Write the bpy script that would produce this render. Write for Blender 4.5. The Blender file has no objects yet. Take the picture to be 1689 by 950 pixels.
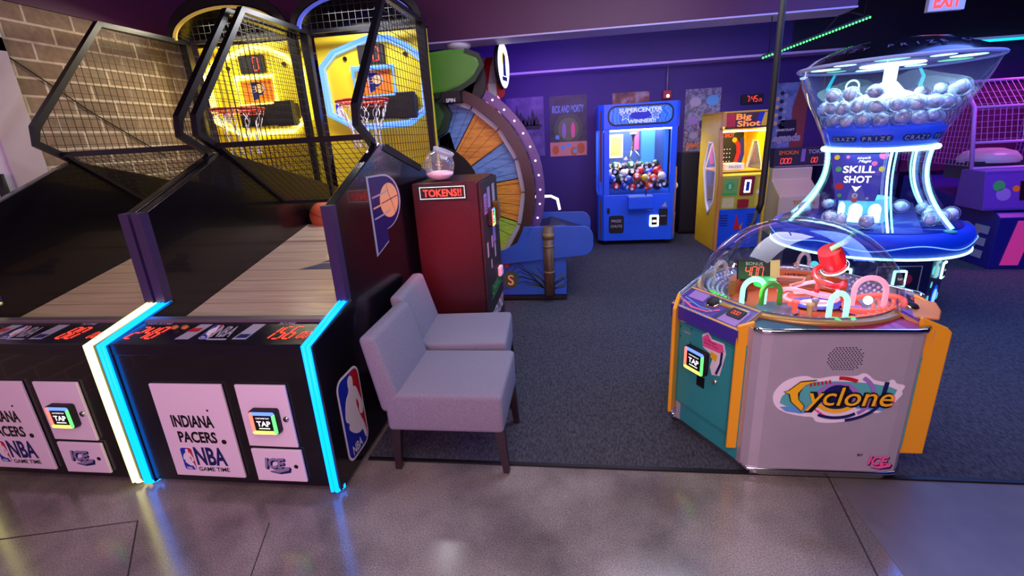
import bpy, bmesh, math, random
from mathutils import Matrix, Vector
random.seed(7)
SC = bpy.context.scene
COL = SC.collection
PI = math.pi

# ---------------------------------------------------------------- camera
cam = bpy.data.cameras.new('camera')
cam.sensor_width = 36.0
cam.lens = 36.0 * 782 / 1689
cam.clip_start = 0.05
camo = bpy.data.objects.new('camera', cam)
COL.objects.link(camo)
EYE = 1.5
_d = Vector((140.5, 2425.0, 782.0)).normalized()            # world down in camera axes (right, down, forward)
_a = 948 - 844.5
_y = Vector((_a, -(_d[0] * _a + _d[2] * 782) / _d[1], 782.0)).normalized()
_z = -_d
_x = _y.cross(_z)
_M = Matrix(((_x[0], -_x[1], -_x[2]), (_y[0], -_y[1], -_y[2]), (_z[0], -_z[1], -_z[2])))
camo.matrix_world = Matrix.Translation((0, 0, EYE)) @ _M.to_4x4()
SC.camera = camo

# ---------------------------------------------------------------- exposure and world
SC.view_settings.view_transform = 'Standard'
SC.view_settings.look = 'None'
SC.view_settings.gamma = 1.0
SC.view_settings.use_curve_mapping = False
SC.view_settings.exposure = 0.0
SC.cycles.use_denoising = True
SC.cycles.max_bounces = 8
SC.cycles.transparent_max_bounces = 24
SC.cycles.sample_clamp_indirect = 4.0
SC.cycles.caustics_reflective = False
SC.cycles.caustics_refractive = False
w = bpy.data.worlds.new('world')
SC.world = w
w.use_nodes = True
w.node_tree.nodes['Background'].inputs[0].default_value = (0.30, 0.22, 0.50, 1)
w.node_tree.nodes['Background'].inputs[1].default_value = 0.10


def area(name, loc, target, size, power, color, size_y=None, spread=PI):
    l = bpy.data.lights.new(name, 'AREA')
    l.energy = power; l.color = color; l.size = size; l.spread = spread
    if size_y: l.shape = 'RECTANGLE'; l.size_y = size_y
    o = bpy.data.objects.new(name, l); COL.objects.link(o)
    o.location = loc
    o.rotation_euler = (Vector(target) - Vector(loc)).to_track_quat('-Z', 'Y').to_euler()
    return o


def point(name, loc, power, color, r=0.1):
    l = bpy.data.lights.new(name, 'POINT'); l.energy = power; l.color = color; l.shadow_soft_size = r
    o = bpy.data.objects.new(name, l); COL.objects.link(o); o.location = loc
    return o


# ceiling lighting of the lobby behind the viewer, the coloured lighting of the games room, and added fills
area('lobby_ceiling_light', (0.4, -0.2, 2.9), (0.4, 0.2, 0.0), 2.6, 46, (1.0, 0.90, 0.86), 1.6)
area('lobby_pink_light', (-0.5, -1.7, 1.9), (-0.6, 2.0, 0.5), 2.4, 92, (1.0, 0.46, 0.82), 0.8)  # low pink light from behind the viewer; its source is unseen
area('violet_wall_washer', (-0.6, 6.3, 2.15), (-0.5, 7.4, 1.9), 1.6, 10, (0.35, 0.12, 1.0), 0.2)
area('violet_ceiling_light', (1.2, 5.6, 2.36), (1.2, 6.0, 0), 2.4, 17, (0.45, 0.22, 1.0), 0.8)
area('blue_spill_fill', (3.2, 3.2, 2.8), (3.0, 3.6, 0), 2.0, 100, (0.12, 0.22, 1.0))  # added blue fill, in place of the bowl machine's spill on the carpet
area('magenta_ceiling_light', (5.0, 5.4, 2.8), (4.9, 6.2, 0.6), 1.2, 60, (0.85, 0.12, 0.75), spread=1.9)
area('poster_fill_light', (0.9, 5.75, 2.36), (0.9, 7.4, 1.45), 2.6, 11, (0.72, 0.62, 1.0), 0.3)  # added fill to brighten the posters; no fixture there
area('white_overhead_fill', (0.3, 3.3, 2.9), (0.0, 3.9, 0.6), 2.0, 70, (0.80, 0.80, 1.0))  # white fill from above, added to brighten the wheel game
area('red_spill_light', (-0.1, 0.7, 2.5), (-0.78, 2.92, 0.92), 0.3, 4.5, (1.0, 0.06, 0.12), spread=0.30)  # added red light for the glow on the token machine; source unseen


# ---------------------------------------------------------------- materials
def nodes_of(m):
    m.use_nodes = True
    nt = m.node_tree
    return nt, nt.nodes, nt.links


def srgb(h):
    h = h.lstrip('#')
    c = [int(h[i:i + 2], 16) / 255 for i in (0, 2, 4)]
    return tuple(((x + 0.055) / 1.055) ** 2.4 if x > 0.04045 else x / 12.92 for x in c) + (1,)


def mat(name, col, rough=0.5, metal=0.0, coat=0.0, noise=0.0, nscale=30, bump=0.0, spec=0.5):
    if isinstance(col, str): col = srgb(col)
    m = bpy.data.materials.new(name)
    nt, N, L = nodes_of(m)
    b = N['Principled BSDF']
    b.inputs['Base Color'].default_value = col
    b.inputs['Roughness'].default_value = rough
    b.inputs['Metallic'].default_value = metal
    b.inputs['Coat Weight'].default_value = coat
    b.inputs['Specular IOR Level'].default_value = spec
    tc = N.new('ShaderNodeTexCoord')
    nz = N.new('ShaderNodeTexNoise'); nz.inputs['Scale'].default_value = nscale
    nz.inputs['Detail'].default_value = 3
    L.new(tc.outputs['Object'], nz.inputs['Vector'])
    if noise:
        mx = N.new('ShaderNodeMix'); mx.data_type = 'RGBA'
        mx.inputs[6].default_value = tuple(c * (1 - noise) for c in col[:3]) + (1,)
        mx.inputs[7].default_value = tuple(min(1, c * (1 + noise)) for c in col[:3]) + (1,)
        L.new(nz.outputs['Fac'], mx.inputs[0]); L.new(mx.outputs[2], b.inputs['Base Color'])
    if bump:
        bp = N.new('ShaderNodeBump'); bp.inputs['Strength'].default_value = bump
        bp.inputs['Distance'].default_value = 0.003
        L.new(nz.outputs['Fac'], bp.inputs['Height']); L.new(bp.outputs[0], b.inputs['Normal'])
    return m


def emit(name, col, strength=3.0, base=0.5):
    if isinstance(col, str): col = srgb(col)
    m = bpy.data.materials.new(name)
    nt, N, L = nodes_of(m)
    b = N['Principled BSDF']
    b.inputs['Base Color'].default_value = tuple(c * base for c in col[:3]) + (1,)
    b.inputs['Emission Color'].default_value = col
    b.inputs['Emission Strength'].default_value = strength
    return m


def glass(name, tint=(1, 1, 1), gloss=0.06, rough=0.02, opac=0.0, ocol=(0.8, 0.85, 1), edge=0.6):
    """thin clear plastic: see-through, mirror-like at grazing angles"""
    m = bpy.data.materials.new(name)
    nt, N, L = nodes_of(m)
    out = N['Material Output']; N.remove(N['Principled BSDF'])
    t = N.new('ShaderNodeBsdfTransparent'); t.inputs[0].default_value = (*tint, 1)
    g = N.new('ShaderNodeBsdfGlossy'); g.inputs['Roughness'].default_value = rough
    g.inputs['Color'].default_value = (1, 1, 1, 1)
    lw = N.new('ShaderNodeLayerWeight'); lw.inputs['Blend'].default_value = 0.35
    mr = N.new('ShaderNodeMapRange')
    mr.inputs['To Min'].default_value = gloss; mr.inputs['To Max'].default_value = edge
    L.new(lw.outputs['Facing'], mr.inputs['Value'])
    pw = N.new('ShaderNodeMath'); pw.operation = 'POWER'; pw.inputs[1].default_value = 1.6
    L.new(mr.outputs[0], pw.inputs[0])
    mx = N.new('ShaderNodeMixShader')
    L.new(pw.outputs[0], mx.inputs[0]); L.new(t.outputs[0], mx.inputs[1]); L.new(g.outputs[0], mx.inputs[2])
    last = mx
    if opac:
        d = N.new('ShaderNodeBsdfDiffuse'); d.inputs[0].default_value = (*ocol, 1)
        m2 = N.new('ShaderNodeMixShader'); m2.inputs[0].default_value = opac
        L.new(mx.outputs[0], m2.inputs[1]); L.new(d.outputs[0], m2.inputs[2]); last = m2
    L.new(last.outputs[0], out.inputs[0])
    return m


def ramp_mat(name, stops, scale=4, kind='noise', rough=0.6, mapping=(1, 1, 1), detail=4, axis=None, dist=0.0, coat=0.0):
    """colours spread over a surface by a procedural pattern: stops = [(pos, hex)]"""
    m = bpy.data.materials.new(name)
    nt, N, L = nodes_of(m)
    b = N['Principled BSDF']; b.inputs['Roughness'].default_value = rough; b.inputs['Coat Weight'].default_value = coat
    tc = N.new('ShaderNodeTexCoord'); mp = N.new('ShaderNodeMapping')
    mp.inputs['Scale'].default_value = mapping
    L.new(tc.outputs['Object'], mp.inputs['Vector'])
    if kind == 'noise':
        t = N.new('ShaderNodeTexNoise'); t.inputs['Detail'].default_value = detail; t.inputs['Distortion'].default_value = dist
        o = t.outputs['Fac']
    elif kind == 'voronoi':
        t = N.new('ShaderNodeTexVoronoi'); o = t.outputs['Color']
    elif kind == 'wave':
        t = N.new('ShaderNodeTexWave'); t.inputs['Distortion'].default_value = dist; o = t.outputs['Fac']
        if axis: t.bands_direction = axis
    t.inputs['Scale'].default_value = scale
    L.new(mp.outputs[0], t.inputs['Vector'])
    r = N.new('ShaderNodeValToRGB')
    el = r.color_ramp.elements
    while len(el) < len(stops): el.new(0.5)
    for e, (p, c) in zip(el, stops): e.position = p; e.color = srgb(c)
    L.new(o, r.inputs[0]); L.new(r.outputs[0], b.inputs['Base Color'])
    return m


# ---------------------------------------------------------------- mesh builder
_fontcache = {}


def I4(): return Matrix.Identity(4)


def frame(o, u, v):
    """drawing plane: origin o, x along u, y along v, normal u x v"""
    u = Vector(u).normalized(); v = Vector(v).normalized(); n = u.cross(v)
    M = Matrix((u, v, n)).transposed().to_4x4()
    M.translation = Vector(o)
    return M


def T(x=0, y=0, z=0): return Matrix.Translation((x, y, z))
def RZ(a): return Matrix.Rotation(a, 4, 'Z')
def RX(a): return Matrix.Rotation(a, 4, 'X')
def RY(a): return Matrix.Rotation(a, 4, 'Y')


def front(x, y, z): return frame((x, y, z), (1, 0, 0), (0, 0, 1))       # faces -Y
def right(x, y, z): return frame((x, y, z), (0, 1, 0), (0, 0, 1))       # faces +X
def left(x, y, z): return frame((x, y, z), (0, -1, 0), (0, 0, 1))       # faces -X


def arc(cx, cy, r, a0, a1, n=12, ry=None):
    ry = ry or r
    return [(cx + r * math.cos(math.radians(a0 + (a1 - a0) * i / n)), cy + ry * math.sin(math.radians(a0 + (a1 - a0) * i / n))) for i in range(n + 1)]


def rrect(x0, x1, y0, y1, r, n=5):
    return arc(x1 - r, y0 + r, r, -90, 0, n) + arc(x1 - r, y1 - r, r, 0, 90, n) + arc(x0 + r, y1 - r, r, 90, 180, n) + arc(x0 + r, y0 + r, r, 180, 270, n)


def chaikin(P, n=2):
    for _ in range(n):
        Q = []
        for i in range(len(P)):
            a, c = P[i], P[(i + 1) % len(P)]
            Q += [(.75 * a[0] + .25 * c[0], .75 * a[1] + .25 * c[1]), (.25 * a[0] + .75 * c[0], .25 * a[1] + .75 * c[1])]
        P = Q
    return P


class B:
    def __init__(s):
        s.bm = bmesh.new(); s.mats = []

    def mi(s, m):
        if m not in s.mats: s.mats.append(m)
        return s.mats.index(m)

    def prism(s, pts, h, m, M=None, z0=0.0, smooth=False):
        M = M or I4(); k = s.mi(m)
        if sum(pts[i][0] * pts[(i + 1) % len(pts)][1] - pts[(i + 1) % len(pts)][0] * pts[i][1] for i in range(len(pts))) < 0:
            pts = pts[::-1]
        lo = [s.bm.verts.new(M @ Vector((p[0], p[1], z0))) for p in pts]
        hi = [s.bm.verts.new(M @ Vector((p[0], p[1], z0 + h))) for p in pts]
        n = len(pts)
        fs = [s.bm.faces.new(lo[::-1]), s.bm.faces.new(hi)]
        for i in range(n):
            fs.append(s.bm.faces.new((lo[i], lo[(i + 1) % n], hi[(i + 1) % n], hi[i])))
        for f in fs: f.material_index = k
        return s

    def flat(s, pts, m, M, z=0.0005, h=0.0008): return s.prism(pts, h, m, M, z)

    def box(s, x0, x1, y0, y1, z0, z1, m, M=None):
        return s.prism([(x0, y0), (x1, y0), (x1, y1), (x0, y1)], z1 - z0, m, M, z0)

    def rect(s, x0, x1, y0, y1, m, M, z=0.0005, h=0.0008): return s.flat([(x0, y0), (x1, y0), (x1, y1), (x0, y1)], m, M, z, h)

    def disc(s, cx, cy, r, m, M, z=0.0005, n=24, ry=None, h=0.0008): return s.flat(arc(cx, cy, r, 0, 360, n, ry)[:-1], m, M, z, h)

    def stroke(s, pts, wd, m, M, z=0.0005, closed=False, h=0.0008):
        k = s.mi(m); n = len(pts); L, R = [], []
        for i in range(n):
            a = Vector(pts[(i - 1) % n] if (closed or i) else pts[0]); b = Vector(pts[(i + 1) % n] if (closed or i < n - 1) else pts[-1])
            c = Vector(pts[i]); t = (b - a)
            t = t.normalized() if t.length > 1e-9 else Vector((1, 0))
            d = Vector((-t.y, t.x)) * wd / 2
            L.append(s.bm.verts.new(M @ Vector((c.x + d.x, c.y + d.y, z + h)))); R.append(s.bm.verts.new(M @ Vector((c.x - d.x, c.y - d.y, z + h))))
        for i in range(n if closed else n - 1):
            j = (i + 1) % n
            s.bm.faces.new((R[i], R[j], L[j], L[i])).material_index = k
        return s

    def tube(s, path, r, m, n=8, closed=False, M=None, caps=True, r1=None):
        M = M or I4(); k = s.mi(m)
        P = [Vector(p) for p in path]; c = len(P); rings = []
        up = None
        for i in range(c):
            a = P[(i - 1) % c] if (closed or i) else P[0]
            b = P[(i + 1) % c] if (closed or i < c - 1) else P[-1]
            t = (b - a).normalized()
            if up is None:
                up = Vector((0, 0, 1)) if abs(t.z) < 0.9 else Vector((1, 0, 0))
            u = (up - t * up.dot(t)).normalized(); up = u
            v = t.cross(u)
            sc = 1.0
            if (closed or 0 < i < c - 1):
                q = (P[i] - a).normalized().dot(t); sc = 1 / max(0.5, q)
            rr = r if r1 is None else r + (r1 - r) * i / (c - 1)
            off = PI / n
            rings.append([s.bm.verts.new(M @ (P[i] + (u * math.cos(2 * PI * j / n + off) + v * math.sin(2 * PI * j / n + off)) * rr * sc)) for j in range(n)])
        for i in range(c if closed else c - 1):
            A, Bq = rings[i], rings[(i + 1) % c]
            for j in range(n):
                f = s.bm.faces.new((A[j], A[(j + 1) % n], Bq[(j + 1) % n], Bq[j])); f.material_index = k; f.smooth = n > 4
        if not closed and caps:
            s.bm.faces.new(rings[0][::-1]).material_index = k; s.bm.faces.new(rings[-1]).material_index = k
        return s

    def lathe(s, prof, m, n=32, M=None, a0=0, a1=360, smooth=True):
        M = M or I4(); k = s.mi(m); full = abs(a1 - a0) >= 360
        c = n if full else n + 1; rings = []
        for (r, z) in prof:
            if r < 1e-6:
                rings.append([s.bm.verts.new(M @ Vector((0, 0, z)))] * c)
            else:
                rings.append([s.bm.verts.new(M @ Vector((r * math.cos(math.radians(a0 + (a1 - a0) * j / n)), r * math.sin(math.radians(a0 + (a1 - a0) * j / n)), z))) for j in range(c)])
        for i in range(len(prof) - 1):
            A, C = rings[i], rings[i + 1]
            for j in range(n):
                q = (j + 1) % c
                vs = []
                for v in (A[j], A[q], C[q], C[j]):
                    if v not in vs: vs.append(v)
                if len(vs) > 2:
                    f = s.bm.faces.new(vs); f.material_index = k; f.smooth = smooth
        return s

    def ball(s, c, r, m, n=16, M=None, sq=(1, 1, 1)):
        M = (M or I4()) @ T(*c) @ Matrix.Diagonal((*sq, 1))
        pr = [(r * math.sin(PI * i / (n // 2)) if 0 < i < n // 2 else 0, -r * math.cos(PI * i / (n // 2))) for i in range(n // 2 + 1)]
        return s.lathe(pr, m, n, M)

    def text(s, txt, m, M, h, cx=0, cy=0, z=0.0006, sx=1.0, shear=0.0, bold=0.0, ext=0.0006, width=None, align='CENTER'):
        """raised lettering of cap height h centred on (cx, cy)"""
        key = (txt, shear, bold)
        if key not in _fontcache:
            cu = bpy.data.curves.new('lettering', 'FONT'); cu.body = txt; cu.size = 1.0; cu.shear = shear; cu.offset = bold
            cu.align_x = 'LEFT'; cu.resolution_u = 3; cu.extrude = 0.0; cu.fill_mode = 'FRONT'
            ob = bpy.data.objects.new('lettering', cu)
            me = bpy.data.meshes.new_from_object(ob)
            _fontcache[key] = ([tuple(v.co[:2]) for v in me.vertices], [tuple(p.vertices) for p in me.polygons])
            bpy.data.meshes.remove(me); bpy.data.objects.remove(ob); bpy.data.curves.remove(cu)
        V, F = _fontcache[key]
        if not V: return s
        xs = [v[0] for v in V]; ys = [v[1] for v in V]
        y0, y1 = 0.0, 0.729
        k = h / (y1 - y0); kx = k * sx
        w0 = max(xs) - min(xs)
        if width: kx = width / w0
        ox = cx - kx * (min(xs) + w0 / 2) if align == 'CENTER' else cx - kx * min(xs)
        oy = cy - k * (y0 + y1) / 2
        mi = s.mi(m)
        vs = [s.bm.verts.new(M @ Vector((v[0] * kx + ox, v[1] * k + oy, z + ext))) for v in V]
        for f in F:
            try: s.bm.faces.new([vs[i] for i in f]).material_index = mi
            except ValueError: pass
        return s

    def seg(s, txt, m, M, h, x, y, z=0.0006, slant=0.15, wd=None, adv=None):
        """seven-segment digits, lower left corner of the first at (x, y)"""
        D = {'0': 'abcdef', '1': 'bc', '2': 'abged', '3': 'abgcd', '4': 'fgbc', '5': 'afgcd', '6': 'afgedc', '7': 'abc', '8': 'abcdefg', '9': 'abcdfg'}
        ww = wd or h * 0.55; t = h * 0.085
        for ch in txt:
            if ch == ':':
                for yy in (0.3, 0.7): s.disc(x + slant * h * yy + t, y + h * yy, t * 0.5, m, M, z, 8)
                x += t * 3; continue
            if ch in D:
                P = {'a': ((0, 2), (1, 2)), 'b': ((1, 2), (1, 1)), 'c': ((1, 1), (1, 0)), 'd': ((0, 0), (1, 0)), 'e': ((0, 0), (0, 1)), 'f': ((0, 1), (0, 2)), 'g': ((0, 1), (1, 1))}
                for q in D[ch]:
                    (ax, ay), (bx, by) = P[q]
                    p0 = Vector((x + ax * ww + slant * h * ay / 2, y + ay * h / 2)); p1 = Vector((x + bx * ww + slant * h * by / 2, y + by * h / 2))
                    d = (p1 - p0).normalized() * t * 0.45
                    s.stroke([tuple(p0 + d), tuple(p1 - d)], t, m, M, z)
            x += adv or (ww + t * 2.2)
        return s

    def done(s, name, parent=None, loc=None, bevel=0.0, bseg=2, smooth=False, sub=0, fix=True):
        if fix: bmesh.ops.recalc_face_normals(s.bm, faces=s.bm.faces)
        me = bpy.data.meshes.new(name); s.bm.to_mesh(me); s.bm.free()
        for m in s.mats: me.materials.append(m)
        o = bpy.data.objects.new(name, me); COL.objects.link(o)
        if parent: o.parent = parent
        if loc: o.location = loc
        if bevel:
            b = o.modifiers.new('bevel', 'BEVEL'); b.width = bevel; b.segments = bseg; b.limit_method = 'ANGLE'; b.angle_limit = 0.6
        if sub:
            q = o.modifiers.new('subdivision', 'SUBSURF'); q.levels = sub; q.render_levels = sub
        if smooth:
            for p in me.polygons: p.use_smooth = True
        return o


def tag(o, label, cat, group=None, kind=None):
    o['label'] = label; o['category'] = cat
    if group: o['group'] = group
    if kind: o['kind'] = kind
    return o


def thing(name, label, cat, loc=(0, 0, 0), rz=0.0, group=None):
    o = bpy.data.objects.new(name, None); COL.objects.link(o)
    o.empty_display_size = 0.1
    o.location = loc; o.rotation_euler = (0, 0, rz)
    return tag(o, label, cat, group)


def struct(o):
    o['kind'] = 'structure'; return o


def dup(root, loc, rz=None, label=None):
    r = root.copy(); COL.objects.link(r); r.location = loc
    if rz is not None: r.rotation_euler = (0, 0, rz)
    if label: r['label'] = label
    for ch in list(root.children):
        c = ch.copy(); COL.objects.link(c); c.parent = r
        for g in ch.children:
            d = g.copy(); COL.objects.link(d); d.parent = c
    return r


# shared materials
BLACK = mat('black_laminate', '#0d0b12', 0.22, coat=0.3, noise=0.2, nscale=60)
BLACKM = mat('black_matte', '#0b0a0d', 0.6)
FRAME = mat('black_powdercoat', '#0d0b11', 0.4, spec=0.45)
WHITE = mat('white_paint', '#eeecef', 0.35)
CHROME = mat('chrome', '#d8d8dc', 0.12, metal=1.0)
STEEL = mat('dark_steel', '#5a5a60', 0.3, metal=1.0)
SILVER = mat('silver_print', '#a9a7b5', 0.4)
NAVY = mat('navy_print', '#141a5c', 0.4)
BLUEP = mat('blue_print', '#1c2fae', 0.4)
REDP = mat('red_print', '#c01f2c', 0.4)
GOLD = mat('gold_print', '#e8b67a', 0.4)
ORANGE = mat('orange_print', '#f07a1f', 0.4)
PINK = mat('pink_print', '#f75f97', 0.4)
TEALP = mat('teal_print', '#57b9b0', 0.4)
LILAC = mat('lilac_print', '#9a78c0', 0.4)
YELP = mat('yellow_print', '#f5c21c', 0.4)
GREENP = mat('green_print', '#3fae55', 0.4)
SKYP = mat('sky_print', '#5aa6dc', 0.4)
BLKP = mat('black_print', '#0a0a0c', 0.4)
E_RED = emit('red_led', (1.0, 0.05, 0.025, 1), 2.2)
E_WHITE = emit('white_light', (0.85, 0.95, 1.0, 1), 3.0)
E_CYAN = emit('cyan_neon', (0.0, 0.20, 1.0, 1), 4.2, .1)
E_CYAN2 = emit('deep_blue_neon', (0.0, 0.22, 0.95, 1), 1.2)
E_YEL = emit('yellow_white_neon', (1.0, 0.95, 0.30, 1), 3.0)
CLEAR = glass('clear_acrylic')
E_RAINBOW = [emit('reader_glow_%s' % n, c, 2.2) for n, c in (('red', (1, .15, .1, 1)), ('violet', (.45, .1, 1, 1)), ('blue', (.1, .2, 1, 1)), ('green', (.1, 1, .15, 1)), ('yellow', (.9, 1, .1, 1)))]
E_SCREEN = emit('screen_letters', (1, .95, 1, 1), 1.6)


def card_reader(parent, M, w=0.125, h=0.115):
    """card reader: dark wedge housing with a rainbow light frame and a TAP screen; M = its drawing plane"""
    b = B(); b.prism(rrect(-w / 2, w / 2, -h / 2, h / 2, 0.012), 0.03, BLACKM, M)
    r = b.done('card_reader', parent, bevel=0.003)
    g = B(); Mz = M @ T(0, 0, 0.0305)
    c = rrect(-w / 2 + .004, w / 2 - .004, -h / 2 + .004, h / 2 - .004, 0.010, 4); n = len(c)
    inn = rrect(-w / 2 + .019, w / 2 - .019, -h / 2 + .019, h / 2 - .019, 0.003, 4)
    for i in range(n):
        a = math.degrees(math.atan2(c[i][1], c[i][0])) % 360
        k = 4 if 200 < a < 290 else 3 if (a >= 290 or a < 20) else 2 if a < 60 else 1 if a < 120 else 0
        j = (i + 1) % n
        g.flat([c[i], c[j], inn[j], inn[i]], E_RAINBOW[k], Mz, 0.0, 0.003)
    g.done('light_frame', r)
    t = B(); t.rect(-w / 2 + .019, w / 2 - .019, -h / 2 + .019, h / 2 - .019, BLKP, Mz, 0)
    t.text('TAP', E_SCREEN, Mz, 0.026, 0, -0.002, 0.001, width=w * .5, bold=0.02)
    t.text('CUSTOMER PLAY', E_SCREEN, Mz, 0.007, 0, 0.024, 0.001, width=w * .5)
    t.rect(-w * .2, w * .2, -0.028, -0.024, E_SCREEN, Mz, 0.001)
    t.done('screen', r)
    return r


def game_logo(b, M, x, y, w, h, z=0.001):
    """upright rounded badge: white player outline between a blue and a red field"""
    b.flat(rrect(x - w * .06, x + w * 1.06, y - w * .06, y + h + w * .06, w * .28), WHITE, M, z)
    b.flat(rrect(x, x + w, y, y + h, w * .22), BLUEP, M, z + .0008)
    q = lambda P: [(x + w * a, y + h * (1 - t)) for a, t in P]
    b.flat(q([(.60, 0.0), (.85, 0.005), (.97, .06), (1, .12), (1, .86), (.97, .93), (.86, .82), (.6, .6), (.5, .3)]), REDP, M, z + .0012)
    b.flat(chaikin(q([(.44, .12), (.48, .06), (.58, .03), (.68, .06), (.70, .13), (.66, .19), (.80, .22), (.86, .30), (.93, .41), (.98, .45), (.99, .56), (.90, .62), (.80, .60), (.78, .52), (.83, .47), (.74, .36), (.68, .40), (.72, .52), (.82, .66), (.89, .72), (.97, .90), (.92, .97), (.86, .93), (.80, .80), (.60, .80), (.38, .74), (.16, .62), (.25, .56), (.08, .50), (.16, .36), (.26, .26), (.46, .20)]), 1), WHITE, M, z + .0020)
    b.text('NBA', WHITE, M, h * .12, x + w * .42, y + h * .09, z + .0020, width=w * .5, bold=0.02)


def team_p(b, M, x, y, w, h, z=0.001):
    """block P with speed stripes running into a basketball"""
    O = [(0, 0), (.42, .1), (.42, .27)] + [(.44 + .56 * math.sin(math.radians(a)), .63 - .36 * math.cos(math.radians(a))) for a in range(10, 181, 14)] + [(0, 1.0)]
    q = lambda P, s=1.0: [(x + w * (.45 + (a - .45) * s), y + h * (.55 + (t - .55) * (1 - (1 - s) * .45))) for a, t in P]
    b.flat(q(O, 1.12), SILVER, M, z); b.flat(q(O), NAVY, M, z + .0008)
    cx, cy, r = x + w * .62, y + h * .64, w * .34
    b.disc(cx, cy, r, GOLD, M, z + .0016, 28, ry=h * .24)
    for k, yy in enumerate((.74, .60, .46)):
        b.stroke([(x + w * .03, y + h * yy), (x + w * .4, y + h * (yy + .02)), (cx, y + h * (yy + .045))], h * .022, SILVER if k != 1 else GOLD, M, z + .0022)
    b.stroke([(cx - r * .9, cy - h * .01), (cx + r * .95, cy + h * .03)], h * .012, NAVY, M, z + .0026)
    b.stroke([(cx + r * .3 * math.cos(t / 5) + r * .15, cy + h * .24 * (t / 8 - 1)) for t in range(17)], h * .010, NAVY, M, z + .0026)


def maker_logo(b, M, x, y, w, col, shade, z=0.001):
    """three slanted block letters over a swoosh"""
    h = w * .42
    for i in range(5):
        d = w * .011 * (5 - i)
        b.text('ICE', shade, M @ T(d, -d, 0), h, x, y + h * .22, z + .0002 * i, width=w * .8, shear=0.2, bold=0.045)
        b.flat([(x - w * .25 + d, y - h * .62 - d), (x + w * .05 + d, y - h * .55 - d), (x + w * .3 + d, y - h * .25 - d), (x + w * .56 + d, y - h * .18 - d), (x + w * .5 + d, y - h * .62 - d), (x + w * .1 + d, y - h * .8 - d)], shade, M, z + .0002 * i)
    b.flat([(x - w * .25, y - h * .62), (x + w * .05, y - h * .5), (x + w * .3, y - h * .2), (x + w * .56, y - h * .15), (x + w * .5, y - h * .5), (x + w * .1, y - h * .78)], col, M, z + .0012)
    b.text('ICE', col, M, h, x, y + h * .22, z + .0014, width=w * .8, shear=0.2, bold=0.04)
# ---------------------------------------------------------------- the room
def concrete_mat():
    m = bpy.data.materials.new('polished_concrete'); nt, N, L = nodes_of(m); b = N['Principled BSDF']
    tc = N.new('ShaderNodeTexCoord')
    n1 = N.new('ShaderNodeTexNoise'); n1.inputs['Scale'].default_value = 2.2; n1.inputs['Detail'].default_value = 6
    n2 = N.new('ShaderNodeTexVoronoi'); n2.inputs['Scale'].default_value = 70; n2.feature = 'F1'
    n3 = N.new('ShaderNodeTexNoise'); n3.inputs['Scale'].default_value = 170; n3.inputs['Detail'].default_value = 2
    for n in (n1, n2, n3): L.new(tc.outputs['Object'], n.inputs['Vector'])
    r1 = N.new('ShaderNodeValToRGB'); e = r1.color_ramp.elements
    e[0].position = 0.38; e[0].color = srgb('#6b6661'); e[1].position = 0.62; e[1].color = srgb('#9b948a')
    L.new(n1.outputs['Fac'], r1.inputs[0])
    r2 = N.new('ShaderNodeValToRGB'); e = r2.color_ramp.elements
    e[0].position = 0.0; e[0].color = (1.9, 1.8, 1.75, 1); e[1].position = 0.22; e[1].color = (1, 1, 1, 1)
    sel = N.new('ShaderNodeMath'); sel.operation = 'GREATER_THAN'; sel.inputs[1].default_value = 0.8
    sp = N.new('ShaderNodeSeparateColor'); L.new(n2.outputs['Color'], sp.inputs[0]); L.new(sp.outputs[0], sel.inputs[0])
    L.new(n2.outputs['Distance'], r2.inputs[0])
    mk = N.new('ShaderNodeMix'); mk.data_type = 'RGBA'; mk.inputs[6].default_value = (1, 1, 1, 1)
    L.new(sel.outputs[0], mk.inputs[0]); L.new(r2.outputs[0], mk.inputs[7])
    mu = N.new('ShaderNodeMix'); mu.data_type = 'RGBA'; mu.blend_type = 'MULTIPLY'; mu.inputs[0].default_value = 1
    L.new(r1.outputs[0], mu.inputs[6]); L.new(mk.outputs[2], mu.inputs[7])
    r3 = N.new('ShaderNodeValToRGB'); e = r3.color_ramp.elements
    e[0].position = 0.35; e[0].color = (0.30, 0.30, 0.30, 1); e[1].position = 0.6; e[1].color = (1.08, 1.08, 1.08, 1)
    L.new(n3.outputs['Fac'], r3.inputs[0])
    m2 = N.new('ShaderNodeMix'); m2.data_type = 'RGBA'; m2.blend_type = 'MULTIPLY'; m2.inputs[0].default_value = 0.6
    L.new(mu.outputs[2], m2.inputs[6]); L.new(r3.outputs[0], m2.inputs[7])
    L.new(m2.outputs[2], b.inputs['Base Color'])
    mr = N.new('ShaderNodeMapRange'); mr.inputs['To Min'].default_value = 0.07; mr.inputs['To Max'].default_value = 0.30; b.inputs['Specular IOR Level'].default_value = 0.8
    L.new(n1.outputs['Fac'], mr.inputs['Value']); L.new(mr.outputs[0], b.inputs['Roughness'])
    bp = N.new('ShaderNodeBump'); bp.inputs['Strength'].default_value = 0.12; bp.inputs['Distance'].default_value = 0.004
    L.new(n1.outputs['Fac'], bp.inputs['Height']); L.new(bp.outputs[0], b.inputs['Normal'])
    return m


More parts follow.
